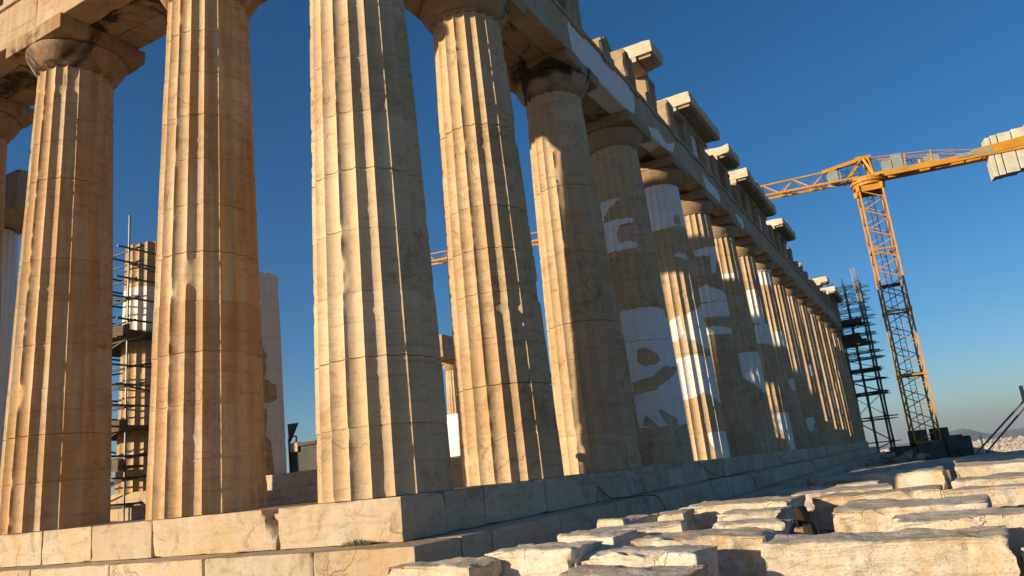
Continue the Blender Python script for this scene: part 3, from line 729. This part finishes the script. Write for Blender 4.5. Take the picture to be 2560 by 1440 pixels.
# ------------------------------------------------------------------ ground, city, hills
def terrain():
    # plateau as an irregular patch, with a falling rim
    rim = [(-60, -45), (-20, -34), (10, -32), (34, -20), (44, -10), (60, -9.2), (84, -8.4), (92, 0), (92, 34), (86, 60), (20, 80), (-50, 70), (-75, 20)]
    cx, cy = 5, 10
    n = 160; rings = [0, .1, .2, .3, .4, .5, .6, .7, .8, .88, .94, .98, 1.0, 1.02, 1.06, 1.15, 1.6, 4.0]
    ang = np.linspace(0, 2*pi, n, endpoint=False)
    def rad(a):
        best = 1e9; dx, dy = cos(a), sin(a)
        for (x0, y0), (x1, y1) in zip(rim, rim[1:]+rim[:1]):
            ex, ey = x1-x0, y1-y0; den = dx*ey-dy*ex
            if abs(den) < 1e-9: continue
            t = ((x0-cx)*ey-(y0-cy)*ex)/den; u = ((x0-cx)*dy-(y0-cy)*dx)/den
            if t > 0 and -1e-6 <= u <= 1+1e-6: best = min(best, t)
        return best
    R = np.array([rad(a) for a in ang]); V = [(cx, cy, -1.62)]
    for k, q in enumerate(rings[1:]):
        for a, r in zip(ang, R):
            rr = r*q; x, y = cx+rr*cos(a), cy+rr*sin(a)
            z = -1.62
            if q <= 1: z += (.10*(fbm(x*.4, y*.4, 0.0, 3)-.5)) if (y < -2 or x < -2) else -.05
            if q > 1: z -= {1.02: 1.5, 1.06: 9, 1.15: 26, 1.6: 60, 4.0: 79.5}[q]
            V.append((x, y, float(z)))
    F = [(0, 1+j, 1+(j+1) % n) for j in range(n)]
    for k in range(len(rings)-2):
        for j in range(n):
            a = 1+k*n+j; b = 1+k*n+(j+1) % n; F.append((a, b, b+n, a+n))
    o = obj('ground', V, F, M_GROUND, None, True); tag(o, 'bare rocky ground of the hilltop around the temple', 'ground', kind='structure')
    a = np.linspace(0, 2*pi, 96, endpoint=False); V = [(8, 0, -81.)]
    for r in (500, 1500, 3500, 8000): V += [(r*cos(q), r*sin(q), -81.) for q in a]
    F = [(0, 1+j, 1+(j+1) % 96) for j in range(96)]
    for k in range(3): F += [(1+k*96+j, 1+k*96+(j+1) % 96, 1+(k+1)*96+(j+1) % 96, 1+(k+1)*96+j) for j in range(96)]
    o = obj('plain', V, F, simple('city_plain', (.16, .15, .12), .9, var=.4, scale=.01), None); tag(o, 'flat city plain far below the hilltop', 'plain', kind='structure')
    # distant hills
    prof = [(-60, .6), (-30, .5), (-12, .3), (-6.5, .0), (-5.2, -.12), (-4.4, -.22), (-3.3, -.30), (-2.7, -.42), (-2.0, -.22), (-1.5, .02), (-1.05, .13), (-.7, .08), (-.3, .0), (.2, -.10), (.8, -.25), (1.6, -.5), (2.6, -.62), (4.5, -.55), (8, -.3), (20, .5), (60, .6)]
    az = np.concatenate([np.linspace(-40, -8, 30), np.linspace(-7.9, 8, 220), np.linspace(8.1, 50, 30)]); rr = np.linspace(5000, 11500, 30)
    pe = np.interp(az, [p[0] for p in prof], [p[1] for p in prof]); V = []
    for r in rr:
        s = min(1, ((r-5000)/4000.)); s = s*s*(3-2*s)
        if r > 9500: s *= 1-.5*(r-9500)/2000
        for q, e in zip(az, pe):
            zc = 9200*tan(radians(e)); x, y = CAM[0]+r*cos(radians(q)), CAM[1]+r*sin(radians(q))
            rid = (fbm(x/900., y/900., 3.3, 4)-.5)*70*(1-abs(2*s-1)*.4)*(0.25 if r > 8800 else 1)
            V.append((x, y, float(-82+(zc+82)*s+rid*s)))
    m = len(az); F = [(i*m+j, i*m+j+1, (i+1)*m+j+1, (i+1)*m+j) for i in range(len(rr)-1) for j in range(m-1)]
    o = obj('hills', V, F, simple('dry_hill', (.17, .15, .11), .95, var=.35, scale=.002), None, True); tag(o, 'low blue grey hills on the horizon beyond the city', 'hills', kind='structure')
terrain()
M_HOUSE = simple('pale_render', (.46, .40, .31), .8, var=.3, scale=.02)
def city():
    rnd = random.Random(5); spots = []
    for k in range(4600):
        az = radians(rnd.uniform(-13, 7)); r = 1900*(4900/1900.)**rnd.random()
        spots.append((r, az))
    spots.sort()
    def house(r, az):
        w, d, h = rnd.uniform(9, 22), rnd.uniform(9, 18), rnd.uniform(9, 21)*(1+.2*(r > 4000)); a = rnd.uniform(0, pi)
        mb = MB(); M = Matrix.Translation((0, 0, 0))@Matrix.Rotation(a, 4, 'Z')
        mb.box(-w/2, w/2, -d/2, d/2, -2, h, M); mb.box(-w/5, w/5, -d/5, d/5, h, h+2.6, M)
        return np.concatenate(mb.V), mb.F
    protos = []
    vis = [s for s in spots if radians(-6.5) < s[1] < radians(.5) and s[0] > 2500][:120]
    vs = set(vis)
    for k, (r, az) in enumerate(vis):
        p = (CAM[0]+r*cos(az), CAM[1]+r*sin(az), -81.)
        if k < 12:
            V, F = house(r, az); o = obj('city_house', V, F, M_HOUSE); protos.append(o)
        else: o = protos[k % 12].copy(); COL.objects.link(o)
        o.location = p; tag(o, 'one of the tiny pale houses of the city far below the hilltop', 'house', 'city houses far below')
    mb = MB()
    for s in spots:
        if s in vs: continue
        V, F = house(*s); mb.add(V+np.array((CAM[0]+s[0]*cos(s[1]), CAM[1]+s[0]*sin(s[1]), -81.)), F)
    o = mb.build('city', M_HOUSE); tag(o, 'dense mass of pale city buildings spreading to the hills', 'city', kind='stuff')
city()

# ------------------------------------------------------------------ crane
M_YEL = simple('crane_yellow_paint', (.50, .23, .03), .5, var=.15, scale=1.5)
M_DK = simple('dark_steel', (.05, .05, .045), .5, metal=.3, var=.3)
M_GREY = simple('grey_painted_steel', (.24, .28, .27), .5, var=.15)
M_CONC = simple('pale_concrete', (.52, .49, .41), .85, var=.18, scale=1.2, bump=.4)
M_BALL = simple('dark_concrete', (.10, .095, .085), .9, var=.3, scale=1.4, bump=.5)
def crane():
    bx, by = 52.0, -5.02
    t = thing('tower_crane', 'tall yellow tower crane with lattice mast, jib crossing behind the columns and concrete counterweights', 'crane', (bx, by, -1.6))
    u = Vector((-5.94, 34.9, 0)).normalized(); v = Vector((u.y, -u.x, 0))      # u = jib direction, v = sideways
    O = Vector((bx, by, 0))
    def P(a, b, z): return tuple(O+u*a+v*b+Vector((0, 0, z)))
    w = .78; H0, H1 = -.4, 17.8
    mb = MB(); cor = [(-w, -w), (w, -w), (w, w), (-w, w)]
    for a, b in cor: mb.beam(P(a, b, H0), P(a, b, H1), .125)
    nb = 24; hh = (H1-H0)/nb
    for k in range(nb):
        z0 = H0+k*hh; z1 = z0+hh
        for s in range(4):
            (a0, b0), (a1, b1) = cor[s], cor[(s+1) % 4]
            if (k+s) % 2: mb.beam(P(a0, b0, z0), P(a1, b1, z1), .058)
            else: mb.beam(P(a1, b1, z0), P(a0, b0, z1), .058)
            if k % 6 == 0: mb.beam(P(a0, b0, z0), P(a1, b1, z0), .11)
    mb.build('mast', M_YEL, t)
    mb = MB()
    for z in (H0+6*hh, H0+12*hh):
        for a, b in cor: mb.box(*[c for q in zip(P(a, b, z-.16), P(a, b, z+.16)) for c in (q[0]-.10 if q[0] == q[1] else q[0], q[1]+.10 if q[0] == q[1] else q[1])])
    mb.build('mast_joint', M_YEL, t)
    mb = MB()
    for s in (-.18, .18): mb.tube(P(s, .3, H0), P(s, .3, H1), .025)
    for k in range(60): mb.tube(P(-.18, .3, H0+.3*k), P(.18, .3, H0+.3*k), .015, 4)
    mb.build('ladder', M_DK, t)
    mb = MB()
    for z in (4.2, 10.6): mb.box(*[c for pr in zip(tuple(O+Vector((-.6, -.6, z))), tuple(O+Vector((.6, .6, z+.07)))) for c in pr])
    mb.build('landing', M_DK, t)
    # head: collar, slewing ring
    mb = MB()
    for a, b in cor:
        mb.beam(P(a, b, H1-.05), P(a*1.02, b*1.02, H1+.35), .3)
    for s in range(4):
        (a0, b0), (a1, b1) = cor[s], cor[(s+1) % 4]; mb.beam(P(a0, b0, H1+.15), P(a1, b1, H1+.15), .12, .5)
    mb.build('mast_head', M_YEL, t)
    mb = MB(); mb.tube(P(0, 0, H1+.38), P(0, 0, H1+.95), 1.08, 24); mb.tube(P(0, 0, H1+.60), P(0, 0, H1+.75), 1.2, 24); mb.build('slewing_ring', M_YEL, t)
    D = 18.95
    # tower top frame
    mb = MB()
    for b in (-.55, .55):
        mb.beam(P(-.5, b, D-.2), P(.0, b*.5, D+1.45), .16); mb.beam(P(1.5, b, D-.1), P(.1, b*.5, D+1.45), .14); mb.beam(P(-.5, b, D-.1), P(-.35, b*.7, D+1.4), .12)
    mb.beam(P(-.55, 0, D+1.46), P(.5, 0, D+1.48), .55, .32)
    mb.beam(P(.5, 0, D+1.42), P(2.9, 0, D+1.05), .36, .26)
    mb.box(*[c for pr in zip(tuple(O+Vector((-.9, -.9, D-.3))), tuple(O+Vector((.9, .9, D-.08)))) for c in pr])
    mb.build('tower_top', M_YEL, t)
    # jib lattice
    mb = MB(); J = 41; n = 17
    for b in (-.5, .5): mb.beam(P(.6, b, D), P(J, b, D+.2), .13, .16)
    mb.beam(P(2.6, 0, D+1.08), P(8, 0, D+.98), .11); mb.beam(P(8, 0, D+.98), P(J-1, 0, D+1.0), .1)
    for k in range(n):
        a = 2.8+k*(J-3.4)/n; b_ = 2.8+(k+1)*(J-3.4)/n; mid = (a+b_)/2
        for s in (-.5, .5):
            mb.beam(P(a, 0, D+.98), P(mid+.1, s, D+.05), .065); mb.beam(P(b_, 0, D+.98), P(mid+.1, s, D+.05), .065)
            mb.beam(P(a, s, D), P(mid, -s, D), .05)
        mb.beam(P(a, -.5, D), P(a, .5, D), .06)
        if k % 2 == 0: mb.beam(P(a+.05, 0, D+.98), P(a+.05, .5, D+.05), .06)
    mb.build('jib', M_YEL, t)
    # counter jib deck
    mb = MB()
    for b in (-.55, .55): mb.beam(P(-.4, b, D-.12), P(-11.8, b, D-.12), .14, .42)
    for k in range(10): mb.beam(P(-1-k*1.1, -.55, D-.25), P(-1-k*1.1, .55, D-.25), .08)
    mb.build('counter_jib', M_YEL, t)
    mb = MB(); 
    for b in (-.62, .62): mb.beam(P(-6.9, b, D-.02), P(-11.8, b, D+.35), .07, .62)
    mb.build('counterweight_cradle', M_YEL, t)
    mb = MB(); mb.beam(P(-5.9, -.66, D+.02), P(-8.2, -.66, D+.02), .04, .28); mb.build('splice_plate', M_GREY, t)
    mb = MB()
    for b in (-.4, .4): mb.tube(P(.0, b*.5, D+1.45), P(-4.4, b, D+.95), .035); mb.tube(P(-4.4, b, D+.95), P(-6.9, b, D+.4), .035); mb.tube(P(.0, b*.5, D+1.3), P(-4.3, b, D+.5), .025)
    mb.build('pendant_bar', M_YEL, t)
    mb = MB()
    for b in (-.4, .4): mb.beam(P(-4.4, b, D), P(-4.4, b, D+1.0), .08)
    mb.beam(P(-2.6, -.5, D), P(-2.7, -.5, D+1.1), .1); mb.tube(P(-3.6, -.5, D), P(-3.6, -.5, D+.4), .12, 8)
    for k in range(6): mb.tube(P(-1.5-k*.9, .56, D), P(-1.5-k*.9, .56, D+.9), .02)
    mb.tube(P(-1.5, .56, D+.9), P(-6, .56, D+.9), .02)
    mb.build('deck_post', M_YEL, t)
    # machinery
    for (a0, a1, h) in ((-1.15, -1.75, .75), (-1.8, -2.5, 1.05)):
        mb = MB(); mb.beam(P(a0, -.1, D+.1+h/2), P(a1, -.1, D+.1+h/2), .9, h); mb.beam(P(a0-.02, -.1, D+.12+h), P(a1, -.1, D+.12+h), .96, .05); mb.build('machine_cabinet', M_GREY, t)
    mb = MB(); mb.beam(P(-3.9, 0, D+.35), P(-4.9, 0, D+.35), .8, .5); mb.build('machine_cabinet', M_GREY, t)
    mb = MB(); mb.tube(P(2.2, -.42, D+.42), P(2.2, .42, D+.42), .42, 18)
    for b in (-.45, .45): mb.tube(P(2.2, b-.02, D+.42), P(2.2, b+.02, D+.42), .52, 18)
    mb.build('winch', M_GREY, t)
    mb = MB()
    for b in (-.5, .5):
        for a in (.3, 1.2, 1.9): mb.tube(P(a, b, D), P(a, b, D+1.0), .02)
        mb.tube(P(.3, b, D+1.0), P(1.9, b, D+1.0), .02); mb.tube(P(.3, b, D+.5), P(1.9, b, D+.5), .02)
    mb.build('railing', M_DK, t)
    # counterweight slabs, offset upwards one after another
    for k, (a, z0, z1, th) in enumerate(((-7.9, D-1.95, D+1.0, .34), (-8.26, D-1.9, D+1.1, .42), (-8.72, D-1.85, D+1.15, .84), (-9.6, D-1.7, D+1.25, .86), (-10.5, D-1.5, D+1.45, .95))):
        mb = MB(); M = Matrix(((u.x, v.x, 0, 0), (u.y, v.y, 0, 0), (0, 0, 1, 0), (0, 0, 0, 1))).copy(); M.translation = O
        V, F = rough_box(a-th+.03, a, -.5, .5, z0, z1, s=.4, r0=.03, chip=.04, amp=.006, seed=k); V = V@np.array(M)[:3, :3].T+np.array(O)
        mb.add(V, F)
        cw = mb.build('counterweight', M_CONC, t, True, auto=35)
        mb = MB()
        for b in (-.25, .25): mb.tube(P(a-th/2, b, z1-.03), P(a-th/2, b, z1+.12), .05, 8)
        lug = mb.build('lifting_lug', M_DK, None); lug.location = (0, 0, 0); lug.parent = cw; lug.matrix_parent_inverse = Matrix.Translation(-Vector(t.location))
    # base
    mb = MB()
    for a in (-1.6, 1.6): mb.beam(P(a, -2.6, -1.2), P(a, 2.6, -1.2), .35, .35)
    mb.beam(P(-2.6, 0, -1.0), P(2.6, 0, -1.0), .4, .4); mb.build('base_frame', M_BALL, t)
    bl = [(-2.4, -.9, -1.62, -.25), (-.85, .85, -1.62, -.45), (.9, 2.2, -1.62, -.65)]
    for k, (a, b, z0, z1) in enumerate(bl):
        V, F = rough_box(a, b, -1.6, -.9, z0, z1, s=.5, r0=.03, chip=.05, amp=.01, seed=k+5); M = np.array([[u.x, v.x, 0], [u.y, v.y, 0], [0, 0, 1]]); obj('ballast_block', V@M.T+np.array(O), F, M_BALL, t, True, auto=35)
        V, F = rough_box(a, b, .9, 1.6, z0, z1+.1, s=.5, r0=.03, chip=.05, amp=.01, seed=k+9); obj('ballast_block', V@M.T+np.array(O), F, M_BALL, t, True, auto=35)
    for a in (-1.0, .35):
        V, F = rough_box(a-.35, a+.6, -.75, .75, -.5, .42, s=.5, r0=.03, chip=.05, amp=.01, seed=int(a*3)); obj('ballast_block', V@M.T+np.array(O), F, M_BALL, t, True, auto=35)
crane()

# ------------------------------------------------------------------ scaffolds
M_TUBE = simple('scaffold_steel', (.11, .12, .12), .45, metal=.5, var=.3)
M_GRN = simple('green_scaffold_steel', (.05, .09, .085), .5, metal=.3, var=.3)
M_PLANK = simple('weathered_planks', (.12, .09, .06), .85, var=.3, scale=4)
def scaffold(name, label, X, Y, z0, lifts, mat, r, over=.35, decks=(), tops=None, seed=0, brace=.6, toe=0, extra=()):
    t = thing(name, label, 'scaffold', (X[0], Y[0], z0)); rnd = random.Random(seed); ztop = lifts[-1]
    for x in X:
        for y in Y:
            mb = MB(); mb.tube((x, y, z0), (x+rnd.uniform(-.03, .03), y, (tops or {}).get((x, y), ztop+rnd.uniform(.1, .9))), r); mb.build('standard', mat, t)
    for z in lifts:
        for x in X:
            mb = MB(); mb.tube((x+.03, Y[0]-over*rnd.uniform(.3, 1.5), z), (x+.03, Y[-1]+over*rnd.uniform(.3, 1.5), z+rnd.uniform(-.03, .03)), r); mb.build('transom', mat, t)
        for y in Y:
            mb = MB(); mb.tube((X[0]-over*rnd.uniform(.3, 1.3), y+.03, z+.06), (X[-1]+over*rnd.uniform(.3, 1.3), y+.03, z+.06), r); mb.build('ledger', mat, t)
    for a, b in zip(lifts[:-1], lifts[1:]):
        for y in Y:
            if rnd.random() < brace:
                q = (X[0], X[-1]) if rnd.random() < .5 else (X[-1], X[0]); mb = MB(); mb.tube((q[0], y-.05, a), (q[1], y-.05, b), r*.9); mb.build('brace', mat, t)
        for x in (X[0], X[-1]):
            if rnd.random() < brace:
                q = (Y[0], Y[-1]) if rnd.random() < .5 else (Y[-1], Y[0]); mb = MB(); mb.tube((x-.05, q[0], a), (x-.05, q[1], b), r*.9); mb.build('brace', mat, t)
    for (x0, x1, y0, y1, z) in decks:
        mb = MB(); n = max(1, int((y1-y0)/.24))
        for k in range(n): mb.box(x0+rnd.uniform(-.08, .08), x1+rnd.uniform(-.08, .08), y0+k*(y1-y0)/n, y0+(k+1)*(y1-y0)/n-.012, z+rnd.uniform(0, .01), z+.06)
        if toe: mb.box(x0-.03, x0-.002, y0, y1, z-.06, z+toe)
        mb.build('deck', M_PLANK, t)
    for a, b in extra:
        mb = MB(); mb.tube(a, b, r); mb.build('brace', mat, t)
    return t
pl = [.35, 1.0, 1.55, 2.3, 2.85, 3.4, 3.9, 4.65, 5.15, 5.75, 6.3, 6.75, 7.15]
scaffold('porch_scaffold', 'dark tube scaffold wrapped round the inner porch column between the two left columns', [4.6, 8.0], [12.2, 15.1], .0, pl, M_TUBE, .028, .5,
         decks=[(4.45, 7.9, 11.9, 15.2, 2.30), (4.45, 7.9, 11.9, 15.2, 4.80), (4.45, 5.0, 12.0, 15.0, 1.30)], toe=.22, tops={(4.6, 12.2): 8.15, (4.6, 15.1): 7.6, (8.0, 12.2): 7.4, (8.0, 15.1): 7.5}, seed=3, brace=.5)
# carved stones standing under the scaffold
lf = [-1.3, -.2, 1.85, 2.1, 4.2, 4.4, 5.6, 6.4, 6.6, 7.6, 8.2, 9.0, 9.9, 10.8, 11.5, 12.3, 13.1, 13.8, 14.6]
scaffold('flank_scaffold', 'tall green tube scaffold tower at the far corner of the flank', [70.3, 71.0, 71.8, 72.6], [-2.0, -1.75, -.6, .4, .75], -1.6, lf, M_GRN, .036, .6,
         toe=.42, decks=[(70.15, 72.7, -1.7, .9, 8.95), (70.6, 72.7, -1.2, 1.0, 9.6), (70.15, 72.7, -1.6, .5, 10.95)], seed=5, brace=.75, tops={(70.3, -1.9): 16.2, (71.4, -1.9): 15.9})
t = thing('ladder_tower', 'light lattice of short bars on top of the far scaffold tower', 'lattice', (70.0, -2.1, 11))
mb = MB()
for s in (-.18, .18): mb.tube((70.0, -1.9+s, 11.2), (70.0, -1.75+s, 16.2), .04)
for k in range(24): mb.tube((70.0-.3, -1.9-.25+.006*k, 11.3+k*.2), (70.1, -1.9+.25+.006*k, 11.38+k*.2), .035)
mb.build('lattice', simple('galvanised_steel', (.40, .41, .40), .4, metal=.4), t)

# ------------------------------------------------------------------ small site things
o_ = thing('site_hut', 'dark low site hut with its sunlit corner set in as a pale block between porch column and corner column', 'hut', (15, 14.2, .7))
mb = MB(); mb.box(14, 17, 12.6, 15.9, .7, 2.05); mb.build('wall', simple('dark_sheet', (.035, .04, .045), .6), o_)
mb = MB(); mb.box(13.9, 17.1, 12.5, 15.35, 2.05, 2.17); mb.build('roof', simple('brown_sheet', (.09, .06, .045), .7), o_)
mb = MB(); mb.box(13.9, 14.5, 15.36, 15.75, 1.85, 2.2); mb.build('lit_corner', M_STEP, o_)  # pale block stands in for sunlight on the hut's top corner
mb = MB(); mb.box(13.96, 13.997, 13.9, 14.9, .9, 1.9); mb.build('door', simple('dark_door', (.055, .05, .045), .6), o_)
t = thing('steel_bracket', 'dark triangular tarp and steel bracket above the site hut', 'bracket', (14, 15.7, 2.0))
mb = MB(); mb.add([(14, 15.95, 2.95), (14, 15.45, 2.95), (14.0, 15.9, 2.25), (14.1, 15.95, 2.95), (14.1, 15.45, 2.95), (14.1, 15.9, 2.25)], [(0, 2, 1), (3, 4, 5), (0, 1, 4, 3), (1, 2, 5, 4), (2, 0, 3, 5)]); mb.build('tarp', M_DK, t)
mb = MB(); mb.beam((14, 15.8, 2.1), (14, 15.5, 2.25), .05); mb.beam((14, 15.75, 2.45), (14, 15.5, 2.45), .05); mb.beam((14, 15.5, 2.1), (14, 15.5, 2.45), .05); mb.beam((14, 15.85, .7), (14, 15.9, 2.4), .05); mb.build('frame', M_DK, t)
t = thing('site_container', 'white site container on a steel frame in the gap right of the thick corner column', 'container', (23, 12.5, 0))
mb = MB(); mb.box(22, 24.4, 10.5, 13.9, 1.28, 3.2); mb.build('body', simple('white_sheet', (.80, .79, .76), .5, var=.05), t)
mb = MB()
for y in (10.8, 12.2, 13.55): mb.box(22.05, 22.2, y-.07, y+.07, .0, 1.16)
mb.box(22.0, 24.3, 10.6, 13.8, 1.0, 1.27); mb.build('frame', simple('grey_green_steel', (.10, .12, .10), .6), t)
t = thing('pump_unit', 'grey green machine standing under the white container', 'machine', (21, 13, 0))
mb = MB(); mb.box(21.0, 21.8, 12.4, 13.7, .45, .92); mb.box(21.1, 21.7, 12.6, 13.5, .92, 1.0); mb.build('housing', simple('pale_green_paint', (.50, .52, .42), .5), t)
mb = MB(); mb.tube((21.2, 12.5, .0), (21.2, 12.5, .45), .04); mb.tube((21.2, 13.6, .0), (21.2, 13.6, .45), .04); mb.tube((21.0, 12.9, .55), (20.9, 13.2, .3), .09, 10); mb.build('leg', M_DK, t)
# floodlight behind the first flank column; it throws the lamp shaped shadow
t = thing('floodlight', 'small dark floodlight on a stand between two columns, casting its shadow on the next shaft', 'floodlight', (6.75, 2.13, 0))
fx, fy = 6.75, 2.13
mb = MB(); mb.tube((fx, fy, 0), (fx, fy, .52), .03, 8); mb.tube((fx-.14, fy-.13, .012), (fx+.14, fy+.13, .012), .03, 6); mb.tube((fx+.18, fy-.13, .012), (fx-.18, fy+.13, .012), .03, 6); mb.build('stand', M_DK, t)
mb = MB(); mb.tube((fx-.12, fy+.16, .80), (fx+.1, fy-.13, .70), .055, 14); mb.tube((fx+.08, fy-.11, .705), (fx+.14, fy-.18, .68), .10, 16); mb.tube((fx, fy, .5), (fx, fy, .74), .02, 6); mb.build('lamp_head', M_DK, t)
mb = MB(); pts = [(fx+.12, fy-.16, .6), (fx+.17, fy-.24, .45), (fx+.14, fy-.2, .25), (fx+.06, fy-.1, .1), (fx, fy, .03)]
for a, b in zip(pts[:-1], pts[1:]): mb.tube(a, b, .014)
mb.build('cable', M_DK, t)
# black cables on the steps
def cable(pts, label, r=.009):
    P = [Vector(p) for p in pts]; S = []
    for i in range(len(P)-1):
        p0, p1, p2, p3 = P[max(i-1, 0)], P[i], P[i+1], P[min(i+2, len(P)-1)]
        for k in range(6):
            q = k/6.; S.append(.5*((2*p1)+(p2-p0)*q+(2*p0-5*p1+4*p2-p3)*q*q+(3*p1-p0-3*p2+p3)*q**3))
    S.append(P[-1]); mb = MB()
    for a, b in zip(S[:-1], S[1:]): mb.tube(a, b, r)
    tag(mb.build('cable', simple('black_rubber', (.02, .02, .02), .6)), label, 'cable', 'black cables over the shaded steps')
cable([(6.3, -.02, -.25), (6.6, -.03, -.42), (6.9, -.12, -.54), (7.5, -.5, -.54), (7.9, -.67, -.62), (8.3, -.7, -.95), (8.4, -.9, -1.05), (8.2, -1.9, -1.0), (7.8, -2.3, -1.0), (3.2, -2.6, -.62)], 'black cable sagging over the shaded steps, nearest of the two')
cable([(13.7, .1, .01), (13.8, -.03, -.1), (14.8, -.05, -.4), (15.6, -.3, -.54), (16.8, -.68, -.6), (17.2, -.72, -1.0)], 'thin black cable hanging down the shaded steps below the white patched columns')
cable([(25.0, .1, .01), (25.3, -.04, -.15), (26.8, -.06, -.5), (29.5, -.62, -.56), (30.5, -.7, -1.0)], 'thin black cable on the far shaded steps toward the rubble')
# grass tufts in the joints
M_GRASS = simple('grass_green', (.07, .11, .03), .7, var=.4, scale=6); M_DRY = simple('dry_grass', (.30, .24, .13), .8, var=.3, scale=6)
def tuft(x, y, z, L, n, h, label, dry=.3, seed=0):
    rnd = random.Random(seed); g = MB(); d = MB()
    for k in range(n):
        px, py = x-abs(rnd.gauss(0, .03)), y+rnd.uniform(-L, L); a = rnd.uniform(0, 2*pi); hh = h*rnd.uniform(.4, 1)*(1-.5*abs(py-y)/L); b = .35*hh
        V = [(px-.004, py-.006, z), (px+.004, py+.006, z), (px+b*cos(a)*.5, py+b*sin(a)*.5, z+hh*.7), (px+b*cos(a), py+b*sin(a), z+hh)]
        (d if rnd.random() < dry else g).add(V, [(0, 1, 2), (1, 3, 2)])
    t = thing('grass_tuft', label, 'plant', (x, y, z))
    g.build('green_blades', M_GRASS, t)
    if d.V: d.build('dry_blades', M_DRY, t)
tuft(-.03, .70, -.56, .26, 420, .10, 'low green and dry grass tuft at the foot of the top step near its corner', .45, 1)
tuft(-.03, 2.85, -.56, .08, 90, .04, 'tiny green tuft in the step joint left of the broken corner', .0, 2)
# rubble in the shade at the far end of the steps
M_RUB = stone('rubble_marble', (.46, .42, .36), (.40, .33, .25), (.2, .17, .13), bump=.8)
rp = random.Random(11)
protos = []
for k in range(46):
    s = rp.uniform(.12, .42)
    if k < 8:
        V, F = rough_box(-.5, .5, -.4, .4, -.35, .35, s=.25, r0=.1, chip=.3, amp=.12, seed=40+k, chipf=1.5)
        o = obj('rubble_stone', V, F, M_RUB, None, False, dict(tint=rp.uniform(-.4, .8), rust=0)); protos.append(o)
    else: o = protos[k % 8].copy(); COL.objects.link(o)
    x = rp.uniform(24, 66); o.location = (x, -2.2-abs(rp.gauss(0, 1.1))-.02*x*.3, -1.5+s*.3+rp.uniform(0, .5)*(1 if x > 35 else .4)); o.scale = (s*2, s*2, s*1.6); o.rotation_euler = (rp.uniform(-.4, .4), rp.uniform(-.4, .4), rp.uniform(0, 6))
    tag(o, 'grey rubble stone in the shaded heap at the far foot of the steps', 'rubble', 'rubble stones at the far foot of the steps')
# steel poles at the right edge
t = thing('pole_frame', 'two slanting steel poles crossing at the right edge in front of the city', 'poles', (30, -6.4, -1.6))
M_POLE = simple('worn_steel', (.30, .29, .31), .4, metal=.5)
def at(azd, eld, r): a = radians(azd); return (CAM[0]+r*cos(a), CAM[1]+r*sin(a), CAM[2]+r*tan(radians(eld)))
for k, (p, q) in enumerate((((-1.25, -1.75, 46), (-4.8, 1.44, 38)), ((-1.78, -1.80, 45.3), (-4.72, 1.0, 38.6)))):
    a = Vector(at(*p)); b = Vector(at(*q)); mb = MB(); mb.tube(a, b+(b-a)*.6, .042, 10); mb.build('pole', M_POLE, t)
mb = MB(); b = Vector(at(-4.78, 1.9, 38)); mb.tube(b+Vector((0, 0, -.35)), b+Vector((0, 0, .28)), .075, 12); mb.build('post_head', M_POLE, t)
mb = MB(); p = Vector(at(-2.0, -.46, 58)); mb.tube((p.x, p.y, -1.6), p, .05, 8); mb.tube(p+Vector((0, 0, -.02)), p+Vector((0, 0, .04)), .09, 8)
tag(mb.build('marker_post', simple('white_paint', (.7, .7, .68), .5)), 'thin white post standing left of the slanting poles', 'post')

# ------------------------------------------------------------------ haze
hz = bpy.data.materials.new('haze'); hz.use_nodes = True; n = hz.node_tree; n.nodes.clear()
pv = n.nodes.new('ShaderNodeVolumePrincipled'); pv.inputs['Color'].default_value = (.78, .84, .92, 1); pv.inputs['Density'].default_value = 9e-5; pv.inputs['Anisotropy'].default_value = .2
oo = n.nodes.new('ShaderNodeOutputMaterial'); n.links.new(pv.outputs[0], oo.inputs['Volume'])
mb = MB(); mb.box(-12500, 12500, -12500, 12500, -84, 190); hzo = mb.build('haze', hz); tag(hzo, 'thin morning haze over the city and hills', 'haze', kind='stuff')
